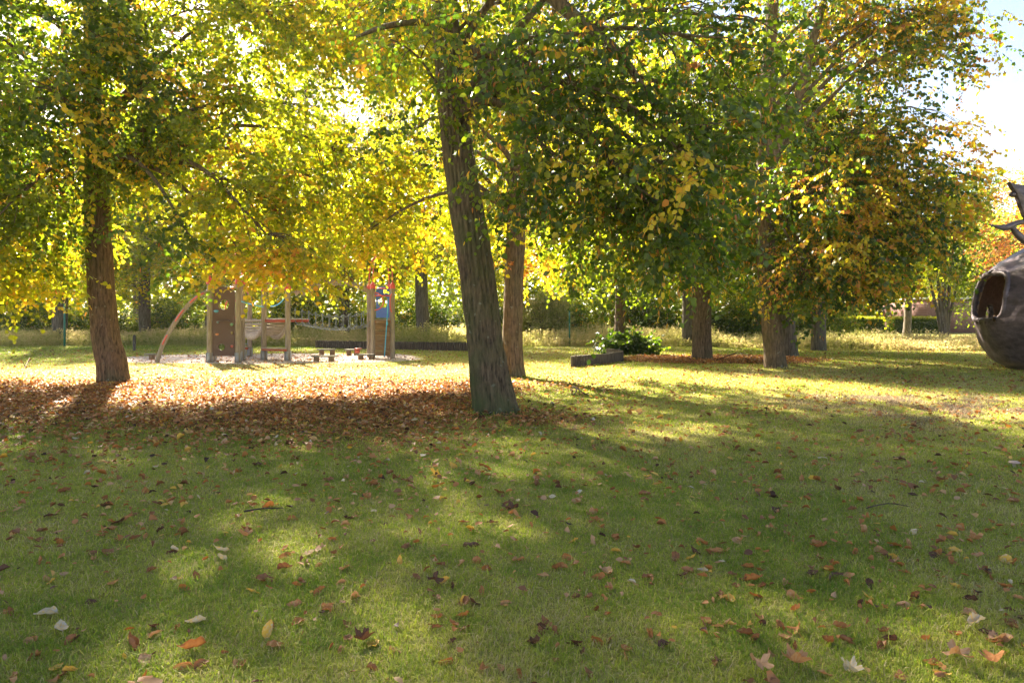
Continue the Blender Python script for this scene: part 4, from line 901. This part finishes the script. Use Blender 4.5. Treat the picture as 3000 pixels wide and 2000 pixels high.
for z in (.39, .66, .92, 1.19):
    mb = MB(); mb.box(L3(((F1[0] + F2[0]) / 2 + .01, 23.745, z)), (F2[0] - F1[0] - .2, .07, .035), bevel=.006); mb.build("ledge", M_BOARD, kb)
ra_ = S(850 + .2424 * 1185, 720 + .2424 * 640, 23.64); rb_ = S(850 + .2424 * 1140, 720 + .2424 * 1340, 23.35)
mb = MB(); mb.tube(bez(ra_, ra_ * .66 + rb_ * .34 + [0.01, 0, -.02], ra_ * .34 + rb_ * .66 + [.0, 0, -.03], rb_, 14) - CF, .017, 8); mb.tube([S(850 + .2424 * 1172, 720 + .2424 * 930, 23.54) - CF + [0, 0, .03], S(850 + .2424 * 1172, 720 + .2424 * 948, 23.54) - CF - [0, 0, .03]], .032, 8); mb.build("rope", M_ROPE, cf, smooth=True)
# ladder behind the first tower
mb = MB()
for z in (.45, .8, 1.1): mb.tube([(-10.15 - CF[0], 25.85 - CF[1], z), (-9.75 - CF[0], 25.3 - CF[1], z)], .014, 8)
mb.build("ladder_rungs", M_STEEL, cf)

# ------------------------------------------------------------------ low plank seats on stumps
def plank_seat(px0, px1, pyb, h, stumps, label, ty=0.0):
    Y = 3000.0 / (pyb - 925); x0 = (px0 - 1500) / 2000 * Y; x1 = (px1 - 1500) / 2000 * Y; e = empty("plank_seat", ((x0 + x1) / 2, Y, 0)); tag(e, label, "seat", "low plank seats on stumps")
    xc = (x0 + x1) / 2; mb = MB(); mb.box((0, .12, h - .02), (x1 - x0, .26, .045), rz=ty, bevel=.008); mb.build("seat", M_BENCH, e)
    for s_ in stumps:
        xs_ = (s_ - 1500) / 2000 * Y - xc; mb = MB(); mb.lathe((xs_, .12, 0), [(0, -.08), (.105, -.08), (.10, .0), (.088, h - .045), (0, h - .045)], 16); o = mb.build("stump", M_STUMP, e); shade_auto(o)
k = .2424
plank_seat(850 + k * 320, 850 + k * 540, 1043, .26, (850 + k * 370, 850 + k * 500), "rear left low plank seat on two stumps by the playground sand", .02)
plank_seat(850 + k * 655, 850 + k * 830, 1043, .25, (850 + k * 702, 850 + k * 792), "rear low plank seat on two stumps just left of the blue tower", -.03)
plank_seat(850 + k * 250, 850 + k * 545, 1061, .21, (850 + k * 305, 850 + k * 487), "longest front low plank seat on two stumps at the edge of the sand", .02)
plank_seat(850 + k * 790, 850 + k * 1010, 1054, .19, (850 + k * 846, 850 + k * 975), "front low plank seat on two stumps at the foot of the blue tower", .03)
plank_seat(400 + k * 90, 400 + k * 235, 1053, .20, (400 + k * 162,), "short plank seat on a single stump left of the curved climbing beam", 0)

# ------------------------------------------------------------------ palisades of upright half-round stakes
def palisade(pts, h, label, r=.05, seed=1):
    rng = np.random.default_rng(seed); P, _ = resample(np.array(pts, float), np.ones(len(pts)), r * 1.9); o0 = P[0] * [1, 1, 0]; e = empty("palisade", o0); tag(e, label, "palisade")
    mb = MB(); cap = MB()
    for i, p in enumerate(P):
        hh = h + rng.normal(0, .008); c = p - o0; rr2 = r * rng.uniform(.95, 1.04)
        mb.lathe((c[0], c[1], 0), [(rr2, -.06), (rr2, hh - .012), (rr2 * .88, hh)], 12); cap.lathe((c[0], c[1], 0), [(rr2 * .88, hh), (0, hh + .004)], 12)
    mb.build("stakes", M_PALI, e, smooth=False); cap.build("stake_tops", M_PALI_TOP, e)
palisade([S(927, 925, 31.5) * [1, 1, 0], S(1090, 925, 30.5) * [1, 1, 0], S(1250, 925, 29.8) * [1, 1, 0], S(1375, 925, 29.3) * [1, 1, 0], S(1440, 925, 29.2) * [1, 1, 0]], .36, "long low dark palisade of round stakes behind the plank seats", .055)
palisade([S(1676, 925, 20.0) * [1, 1, 0], S(1745, 925, 20.9) * [1, 1, 0], S(1805, 925, 22.0) * [1, 1, 0], S(1823, 925, 22.7) * [1, 1, 0], S(1812, 925, 23.6) * [1, 1, 0], S(1780, 925, 24.8) * [1, 1, 0]], .32, "short curved palisade of brown stakes bending round the leafy bush", .042, 2)

# posts
mb = MB(); mb.lathe((0, 0, 0), [(.06, -.05), (.06, .60), (.055, .66), (.02, .68), (0, .68)], 14); o = mb.build("bollard", M_BOLLARD); shade_auto(o); o.location = G(308.5, 805); tag(o, "small dark wooden bollard on the grass left of the climbing frame", "bollard")
for (dx, dy, h, lab) in ((148.5, 796, 2.1, "thin dark green metal post at the far left against a grey trunk"), (1308, 795, 1.75, "thin green metal post standing alone by the weeds near the centre")):
    e = empty("metal_post", G(dx, dy)); tag(e, lab, "post", "green metal posts")
    mb = MB(); mb.box((0, 0, h / 2 - .03), (.075, .075, h), bevel=.006); mb.build("shaft", M_GREEN, e)
    mb = MB(); mb.box((0, 0, h - .01), (.09, .09, .03), bevel=.006); mb.build("cap", M_GREEN, e)

# ------------------------------------------------------------------ bronze sculpture at the right edge
SC = np.array([15.4, 18.9, 0.0])
sc = empty("sculpture", SC); tag(sc, "huge dark hollow bronze egg-shaped sculpture with arched opening and horned top, at the right edge", "sculpture")
prof_z = np.array([-.03, .0, .20, .49, .89, 1.30, 1.66, 2.15, 2.655, 3.07, 3.40, 3.60, 3.68]); prof_r = np.array([1.28, 1.33, 1.70, 1.90, 2.077, 2.19, 2.2, 2.14, 1.96, 1.545, .98, .5, .02])
nz, nt_ = 96, 260
sl = np.concatenate([[0], np.cumsum(np.hypot(np.diff(prof_z), np.diff(prof_r)))]); u = np.linspace(0, sl[-1], nz); pz = np.interp(u, sl, prof_z); pr = np.interp(u, sl, prof_r)
for _ in range(4): pz[1:-1] = (pz[:-2] + 2 * pz[1:-1] + pz[2:]) / 4; pr[1:-1] = (pr[:-2] + 2 * pr[1:-1] + pr[2:]) / 4
TH, ZI = np.meshgrid(np.arange(nt_) / nt_ * 2 * np.pi, np.arange(nz)); Zg = pz[ZI]; Rg = pr[ZI]
holes = [(R(170), 2.03, R(23), .66, 4.2), (R(117), 1.58, R(6.5), .27, 2.2)]
thg, zg = TH.copy(), Zg.copy(); kill = np.zeros(TH.shape, bool)
for (h0, hz, ha, hb, pw) in holes:
    dx_ = (thg - h0) / ha; dz_ = (zg - hz) / hb; f = (np.abs(dx_) ** pw + np.abs(dz_) ** pw) ** (1 / pw)
    kill |= f < .93
    cell = max(R(360 / nt_) / ha, .05 / hb); sn = (f >= .93) & (f < 1 + cell * .9)
    thg[sn] = h0 + (thg[sn] - h0) / f[sn]; zg[sn] = hz + (zg[sn] - hz) / f[sn]
rg = np.interp(zg, pz, pr); P = np.stack([rg * np.cos(thg), rg * np.sin(thg), zg], -1)
nn_ = norm(P * [1, 1, .3]); dent = (vnoise((P * 1.3).reshape(-1, 3), 3) - .5).reshape(nz, nt_) * .16 + (vnoise((P * 4).reshape(-1, 3), 5) - .5).reshape(nz, nt_) * .05
ridge_ = np.exp(-((zg - 2.9) / .25) ** 2) * .05 * np.sin(thg * 9)
dsc = (dent + ridge_) * np.clip((zg - .1) * 2, 0, 1); P = P + nn_ * dsc[..., None]
i = np.arange(nz - 1)[:, None] * nt_; j = np.arange(nt_)[None]; k = (j + 1) % nt_
Q = np.stack([i + j, i + k, i + nt_ + k, i + nt_ + j], -1).reshape(-1, 4); Q = Q[~kill.ravel()[Q].any(1)]
us = np.unique(Q); rm = np.zeros(nz * nt_, int); rm[us] = np.arange(len(us))
body = mesh_np("body", P.reshape(-1, 3)[us], [rm[Q]], [M_BRONZE, M_BRONZE_IN], sc, smooth=True)
so = body.modifiers.new("shell", 'SOLIDIFY'); so.thickness = .11; so.offset = -1; so.material_offset = 1; so.material_offset_rim = 0
for (h0, hz, ha, hb, pw), tr_ in zip(holes, (.075, .03)):
    t = np.linspace(0, 2 * math.pi, 90); cx = np.sign(np.cos(t)) * np.abs(np.cos(t)) ** (2 / pw); cz = np.sign(np.sin(t)) * np.abs(np.sin(t)) ** (2 / pw)
    z_ = hz + hb * cz; r_ = np.interp(z_, pz, pr) - .03; a_ = h0 + ha * cx; mb = MB(); mb.tube(np.stack([r_ * np.cos(a_), r_ * np.sin(a_), z_], 1), tr_, 12, cap=False); mb.build("rim", M_BRONZE, body, smooth=True)
# foot, a flat polished lobe on the grass
n = 28; th = np.linspace(0, 2 * np.pi, n, endpoint=False); mb = MB(); V = []
for ph in np.linspace(-.5, .5, 9) * math.pi: V += [(1.75 * math.cos(ph) * math.cos(t), .62 * math.cos(ph) * math.sin(t) * (1 + .25 * math.cos(t)), .17 + .19 * math.sin(ph) + .05 * math.cos(t)) for t in th]
mb.add(V, [[a * n + b, a * n + (b + 1) % n, (a + 1) * n + (b + 1) % n, (a + 1) * n + b] for a in range(8) for b in range(n)])
ft = mb.build("foot", simple("polished_bronze", (.13, .12, .15), .4, .5, (.26, .24, .28), .3, 7, metal=.4), sc, smooth=True); ft.location = (-.25, -1.55, 0); ft.rotation_euler = (0, 0, R(38))
def SS(a, b, Y=18.4): return S(a, b, Y) - SC
def spl(pts, rad, step=.06): return resample(np.array(pts), np.array(rad, float), step)
mb = MB(); P_, r_ = spl([SS(2896, 659), SS(2918, 663), SS(2945, 667), SS(2975, 655), SS(3010, 647), SS(3060, 650), SS(3110, 640)], [.012, .045, .085, .075, .07, .08, .02]); mb.tube(P_, r_, 14)
hn = mb.build("horn", M_BRONZE, sc, smooth=True)
mb = MB(); P_, r_ = spl([SS(2962, 661), SS(2980, 685), SS(3000, 703), SS(3040, 722), SS(3090, 730, 18.6), SC * 0 + [0, 0, 3.5]], [.06, .085, .10, .12, .16, .2]); mb.tube(P_, r_, 14); mb.build("horn", M_BRONZE, sc, smooth=True)
# crest: a thick curved blade
pl = np.array([(2957, 531), (2975, 538), (3000, 541), (3030, 536), (3065, 545), (3085, 600), (3080, 660), (3090, 722), (3050, 722), (3030, 680), (3004, 635), (2990, 600), (2978, 565), (2966, 548)])
fr = np.array([S(a, b, 18.3) for a, b in pl]) - SC; bk_ = fr + [.02, .16, 0]; n = len(pl); mb = MB(); c0 = fr.mean(0) + [0, -.05, 0]; c1 = bk_.mean(0) + [0, .05, 0]
mb.add(np.concatenate([fr, bk_, [c0], [c1]]), [[a, (a + 1) % n, n + (a + 1) % n, n + a] for a in range(n)], [[2 * n, (a + 1) % n, a] for a in range(n)] + [[2 * n + 1, n + a, n + (a + 1) % n] for a in range(n)])
cr_ = mb.build("crest", M_BRONZE, sc); bv = cr_.modifiers.new("bevel", 'BEVEL'); bv.width = .03; bv.segments = 3
mb = MB(); P_, r_ = spl([SS(2957, 571), SS(2963, 570), SS(2972, 569), SS(2985, 566), SS(2996, 564)], [.03, .075, .078, .045, .045], .02); mb.tube(P_, r_, 14); mb.build("knob", M_BRONZE, cr_, smooth=True)

# ------------------------------------------------------------------ fallen leaves
def ld(x, y):
    """leaves per square metre"""
    d = 46 + 26 * np.exp(-((x - 2.2) / 1.6) ** 2 - ((y - 3.6) / 1.8) ** 2) + 26 * sstep(0, 4, 1 - x) * (1 - sstep(9, 12, y)) * sstep(2.5, 7, y) + 6 * straw(x, y)
    d = d * (.45 + 1.1 * n2(x, y, 1.1, 51)) * (1 - .6 * sstep(14, 24, y))
    return d + litter(x, y) ** 2.4 * 330 + 12 * np.exp(-(((x + 6) / 9) ** 2 + ((y - 17) / 3.0) ** 2)) + 14 * (sandm(x, y) < 1.0)
rng = np.random.default_rng(123)
A0, A1 = 2.3, 30.0; n = 560000; y = np.sqrt(rng.random(n) * (A1 ** 2 - A0 ** 2) + A0 ** 2); x = rng.uniform(-1, 1, n) * (.82 * y + .5)
area = .82 * (A1 ** 2 - A0 ** 2) + (A1 - A0); kp = rng.random(n) < ld(x, y) * area / n; x, y = x[kp], y[kp]; n = len(x)
siz = rng.uniform(.025, .082, n) * np.where(rng.random(n) < .10, 1.45, 1); lt = litter(x, y)
inframe = (np.abs(x) < .745 * y) & (y > 2.82); scr = np.where(inframe, siz / y, 0); order = np.argsort(-scr); NI = 275; big = order[:NI]; rest = order[NI:]
def fall_tint(m, rng, lt):
    t = rng.choice([.04, .25, .42, .52, .66, .74, .86, .97], m, p=[.07, .22, .24, .19, .13, .07, .05, .03]) + rng.normal(0, .03, m); return np.clip(t, 0, 1)
m_ = len(rest); X_, Y_, Sz, Lt = x[rest], y[rest], siz[rest], lt[rest]
yaw = rng.uniform(0, 6.283, m_); ax = np.stack([np.cos(yaw), np.sin(yaw), rng.normal(0, .28, m_)], 1); nr = rng.normal(0, .42, (m_, 3)); nr[:, 2] += 1
base = np.stack([X_, Y_, gz(X_, Y_) + .016 + rng.uniform(0, .018, m_) * (1 + 1.5 * Lt) + .025 * (Lt > .3) * rng.random(m_)], 1) - ax * Sz[:, None] * .5
ax_ = norm(ax); sdv = norm(np.cross(ax_, nr)); upv = np.cross(sdv, ax_); wv = rng.uniform(.22, 1.0, m_); cu = rng.uniform(-.15, .45, m_) ; bd = rng.uniform(-.25, .3, m_)
TP = [(0, 0, 0, 0), (-.42, .28, 1, .4), (-.36, .68, 1, .8), (0, 1.0, 0, 1), (.36, .68, 1, .8), (.42, .28, 1, .4), (0, .5, 0, .6)]
V = np.stack([base + Sz[:, None] * (sdv * (a * wv)[:, None] + ax_ * b + upv * (c * cu * (1.2 - wv * .5) + bd * d * (1 - d) * 3)[:, None]) for a, b, c, d in TP], 1).reshape(-1, 3)
k = np.arange(m_)[:, None] * 7; tt = fall_tint(m_, rng, Lt)
o = mesh_np("fallen_leaves", V, [np.concatenate([k + np.array([[0, 6, 2, 1]]), k + np.array([[0, 5, 4, 6]])]), np.concatenate([k + np.array([[6, 3, 2]]), k + np.array([[6, 4, 3]])])], M_FALL, tint=np.concatenate([tt] * 4))
tag(o, "countless brown and orange leaves carpeting the lawn beyond the nearest ones", "leaf litter", kind="stuff")

def leaf_mesh(form, seed):
    r = np.random.default_rng(seed)
    if form == "lobed":
        n = 60; t = np.linspace(0, 2 * np.pi, n, endpoint=False); lob = .60 + .40 * np.abs(np.cos(2.5 * (t - math.pi / 2))) ** 1.6; lob *= .90 + .10 * np.sin(t * 13 + seed) * r.uniform(.5, 1.2, n); lob *= 1 - .35 * np.exp(-((t - r.uniform(0, 6.28)) / .5) ** 2); lob *= 1 - .45 * np.exp(-((t - 1.5 * math.pi) / .35) ** 2)
        V = [(0, 0, 0)]; rings = (.35, .7, 1.0)
        for q in rings: V += [(.62 * q * l * math.cos(a), .55 + .62 * q * l * math.sin(a), 0) for a, l in zip(t, lob)]
        V = np.array(V); V[0] = (0, .55, 0); V[:, 2] = .55 * np.abs(V[:, 0]) ** 1.3 + .16 * vnoise(V * 3.3 + seed, seed) * 2 + .5 * .35 * (V[:, 0] * math.cos(seed) + (V[:, 1] - .5) * math.sin(seed)) ** 2 + .16 * np.abs(np.sin(2.5 * np.arctan2(V[:, 1] - .55, V[:, 0]) + .8)) * np.hypot(V[:, 0], V[:, 1] - .55)
        T = [[0, 1 + a, 1 + (a + 1) % n] for a in range(n)]; Qd = [[1 + b * n + a, 1 + (b + 1) * n + a, 1 + (b + 1) * n + (a + 1) % n, 1 + b * n + (a + 1) % n] for b in range(2) for a in range(n)]
    else:
        nu, nv = 11, 7; roll = {"flat": .5, "curled": 2.6, "rolled": 4.6}[form] * r.uniform(.75, 1.2); bend = r.uniform(-.5, .9); V = []
        for a in np.linspace(0, 1, nu):
            w = .42 * (math.sin(math.pi * a ** .72) ** .75 if 0 < a < 1 else 0.02) + .004
            w *= 1 + .06 * math.sin(a * 23 + seed)
            for b in np.linspace(-1, 1, nv):
                s_ = b * w; th = roll * s_; R0 = 1 / roll
                xx = R0 * math.sin(th) if form != "flat" else s_; zz_ = R0 * (1 - math.cos(th)) if form != "flat" else .35 * abs(s_)
                V.append((xx + .03 * math.sin(a * 6 + seed), a, zz_ + bend * (a - .5) ** 2 + .035 * math.sin(a * 14 + b * 3 + seed)))
        V = np.array(V); V[:, 2] -= V[:, 2].min(); T = []; Qd = [[a * nv + b, a * nv + b + 1, (a + 1) * nv + b + 1, (a + 1) * nv + b] for a in range(nu - 1) for b in range(nv - 1)]
    V[:, 0] *= r.uniform(.6, 1.0); V = V - [0, .5, 0]; z0 = V[0][2]
    # stalk
    st_ = np.array([(0, -.5, z0), (.0, -.68, z0 * .6 + .02), (.03, -.85, .02)]); n0 = len(V); V = np.concatenate([V, st_ - [.01, 0, 0], st_ + [.01, 0, 0]]); Qd = list(Qd) + [[n0, n0 + 1, n0 + 4, n0 + 3], [n0 + 1, n0 + 2, n0 + 5, n0 + 4]]
    return V, Qd, T
FORMS = ["flat", "curled", "rolled", "lobed"]
FCOL = {"dark brown": .08, "russet brown": .28, "orange-brown": .46, "tan": .66, "pinkish brown": .60, "golden": .82, "bright yellow": .87, "pale buff": .97}
cache = {}
def leaf_proto(form, col, v):
    key = (form, col, v)
    if key not in cache:
        V, Qd, T = leaf_mesh(form, hash_((form, v))); pol = [np.array(Qd)] + ([np.array(T)] if T else []); nf = sum(len(p) for p in pol); r = np.random.default_rng(len(cache))
        o = mesh_np("fallen_leaf", V, pol, M_FALL, smooth=True, tint=np.clip(FCOL[col] + r.normal(0, .035, nf), 0, 1), link=False); cache[key] = o.data
    return cache[key]
def hash_(k): return FORMS.index(k[0]) * 7 + k[1] * 3 + 1
wordf = {"flat": "flattish", "curled": "curled", "rolled": "tightly rolled", "lobed": "large lobed"}
def add_leaf(x, y, s, form, col, label=None, yaw=None, v=0, tilt=(0, 0), lift=.018):
    o = bpy.data.objects.new("fallen_leaf", leaf_proto(form, col, v)); COL.objects.link(o)
    o.location = (x, y, float(gz(np.array([x]), np.array([y]))[0]) + lift); o.scale = (s, s, s); o.rotation_euler = (tilt[0], tilt[1], yaw if yaw is not None else random.uniform(0, 6.28))
    if label is None:
        zx = "far left" if x / y < -.45 else "left" if x / y < -.15 else "centre" if x / y < .15 else "right" if x / y < .45 else "far right"
        zy = "at the very front" if y < 3.3 else "in the near foreground" if y < 4.0 else "a little further back"
        label = "%s %s fallen leaf on the grass, %s, %s" % (wordf[form], col, zx, zy)
    tag(o, label, "leaf", "nearest fallen leaves on the lawn"); return o
random.seed(4); rng = np.random.default_rng(9)
for i in big:
    right = x[i] > .25 * y[i]
    form = rng.choice(FORMS, p=[.22, .40, .33, .05] if right else [.30, .42, .26, .02]); col = rng.choice(list(FCOL), p=[.16, .27, .26, .10, .10, .06, .02, .03])
    s_ = siz[i] * (1.35 if form == "lobed" else 1.0)
    add_leaf(float(x[i]), float(y[i]), float(s_), form, col, v=int(rng.integers(0, 3)), tilt=(rng.normal(0, .2 if rng.random() < .6 else .8), rng.normal(0, .25 if rng.random() < .6 else .9)), lift=.010)
def sp(dx, dy, s, form, col, label, yaw=0.0, tilt=(0, 0), lift=.018, v=0):
    g = G(dx, dy); add_leaf(float(g[0]), float(g[1]), s, form, col, label, yaw, v, tilt, lift)
sp(615, 1462, .085, "curled", "bright yellow", "bright yellow leaf standing on edge in the grass, lower left of centre", .2, (1.0, .3), .045)
sp(505, 1268, .11, "curled", "pale buff", "pale folded leaf shining on the grass in the left middle foreground", 2.2, (.5, .3), .03)
sp(508, 1285, .08, "curled", "pale buff", "small buff leaf tucked under the pale folded leaf on the left", 2.9, (.9, .2), .03, 1)
sp(562, 1232, .11, "lobed", "pinkish brown", "brown lobed leaf behind the pale folded leaf on the left", 1.2, (.1, .1), .02)
sp(105, 1412, .11, "curled", "pale buff", "grey-buff leaf lying on its back at the far left", 1.9, (.1, .1), .02, 2)
sp(140, 1445, .10, "flat", "pale buff", "creamy crumpled leaf below the grey-buff leaf at the left", .7, (.2, .1), .02)
sp(440, 1494, .12, "rolled", "orange-brown", "long orange rolled leaf near the bottom, left of centre", 1.9, (0, .1), .02)
sp(836, 1478, .11, "lobed", "dark brown", "dark lobed leaf at the bottom beside a small buff leaf, centre left", 2.6, (.2, 0), .02)
sp(918, 1295, .06, "curled", "golden", "small golden leaf upright in the grass, centre left", .3, (1.1, 0), .03)
sp(1040, 1440, .06, "curled", "orange-brown", "small bright orange curl in the grass at bottom centre", .9, (.3, .2), .02)
sp(1883, 1262, .12, "curled", "russet brown", "big arched brown leaf in the right middle foreground", 1.7, (.0, .5), .03)
sp(2200, 1530, .12, "lobed", "tan", "large tan lobed leaf at the bottom right", 1.2, (.1, .1), .02, 1)
sp(2290, 1535, .11, "lobed", "orange-brown", "large rust coloured lobed leaf at the bottom right corner", 2.6, (.2, .2), .02, 2)
sp(1955, 1552, .09, "lobed", "pale buff", "pale cream lobed leaf at the bottom edge, right", .5, (.2, .1), .02)
sp(2290, 1475, .10, "curled", "tan", "tan cupped leaf above the bottom right corner", 2.0, (.1, .2), .02, 2)
sp(2240, 1440, .12, "rolled", "pale buff", "long grey-buff rolled leaf in the right foreground", 2.0, (0, 0), .02, 1)
sp(1830, 1535, .12, "lobed", "pinkish brown", "rosy brown lobed leaf at the bottom, right of centre", 1.6, (.2, .1), .02)
sp(1745, 1548, .11, "lobed", "tan", "tan star-shaped leaf at the bottom edge, right of centre", .2, (.2, .1), .02, 1)
sp(1096, 1092, .09, "flat", "pinkish brown", "round pinkish leaf alone on the grass at the centre", .4, (.5, 0), .03)
sp(1485, 1097, .075, "flat", "golden", "yellow leaf on the green grass right of centre", 1.4, (.1, 0), .02)

# sticks, mushrooms
def stick(pts, rad, label, name="fallen_branch", mat=M_BARK_G):
    P_, r_ = resample(np.array(pts, float), np.linspace(rad, rad * .4, len(pts)), .05); o0 = P_[0].copy(); mb = MB(); mb.tube(P_ - o0, r_, 8); return mb, o0, label, name, mat
def place(st, extra=()):
    mb, o0, label, name, mat = st
    for e_ in extra: P_, r_ = resample(np.array(e_, float), np.linspace(.012, .005, len(e_)), .05); mb.tube(P_ - o0, r_, 6)
    o = mb.build(name, mat, smooth=True); o.location = o0; tag(o, label, "branch")
g = lambda dx, dy, z=.02: G(dx, dy) + [0, 0, z]
M_STICK = simple("dark_stick", (.035, .025, .02), .9, .2, (.09, .07, .05), .4, 20)
place(stick([g(1316, 898, .09), g(1326, 900, .07), g(1338, 905, .04), g(1351, 910, .03)], .022, "dark forked stick lying on the lawn right of the leaning linden", mat=M_STICK), [[g(1326, 900, .07), g(1320, 908, .03), g(1316, 911, .02)]])
place(stick([g(1290, 892, .03), g(1330, 885, .05), g(1370, 884, .03)], .008, "thin twig lying behind the dark forked stick", mat=M_STICK))
place(stick([g(47, 872, .02), g(58, 865, .25), g(68, 858, .42)], .014, "bare twig sticking up from the bright lawn at the far left", mat=M_STICK), [[g(58, 865, .25), g(52, 865, .38)], [g(64, 861, .34), g(72, 861, .40)]])
place(stick([g(1650, 828, .05), g(1700, 822, .18), g(1740, 828, .04)], .018, "arching fallen twig between the stout trunk and the right linden", mat=M_STICK), [[g(1700, 822, .18), g(1720, 833, .05)]])
place(stick([g(560, 1180, .02), g(600, 1176, .03), g(650, 1172, .02)], .008, "slim brown twig on the lawn in the left middle foreground", mat=M_STICK))
place(stick([g(1990, 1172, .02), g(2040, 1170, .05), g(2090, 1168, .02)], .006, "thin bent twig on the lawn in the right middle foreground", mat=M_STICK))
def mushroom(dx, dy, s, label):
    e = empty("mushroom", G(dx, dy)); tag(e, label, "mushroom", "mushrooms on the lawn")
    mb = MB(); mb.lathe((0, 0, 0), [(.0, -.01), (.17 * s, -.01), (.15 * s, .3 * s), (.13 * s, .62 * s)], 14); mb.build("stem", simple("mushroom_stem", (.42, .34, .24), .8), e, smooth=True)
    mb = MB(); mb.lathe((0, 0, 0), [(.12 * s, .60 * s), (.42 * s, .56 * s), (.52 * s, .60 * s), (.50 * s, .66 * s), (.38 * s, .76 * s), (.18 * s, .80 * s), (0, .80 * s)], 20); mb.build("cap", simple("mushroom_cap", (.34, .22, .16), .6, .3, (.50, .38, .30), .2, 12), e, smooth=True)
mushroom(2329, 1076, .10, "flat brown-capped mushroom on the lawn at the right edge")
mushroom(2060, 1058, .045, "tiny pale mushroom on a thin stem in the right middle of the lawn")

# ------------------------------------------------------------------ air
hz = MB(); hz.box((5, 62, 9.5), (220, 150, 21.0))
m, nt, N, L, P = new_mat("thin_haze")
N.remove(P); pv = N.new("ShaderNodeVolumePrincipled"); pv.inputs["Color"].default_value = (.95, .95, .93, 1); pv.inputs["Density"].default_value = .0002; pv.inputs["Anisotropy"].default_value = .35
L.new(pv.outputs[0], N["Material Output"].inputs["Volume"])
o = hz.build("haze", m); tag(o, "thin bright morning haze among the trees", "haze", kind="stuff")
scene.cycles.volume_bounces = 0
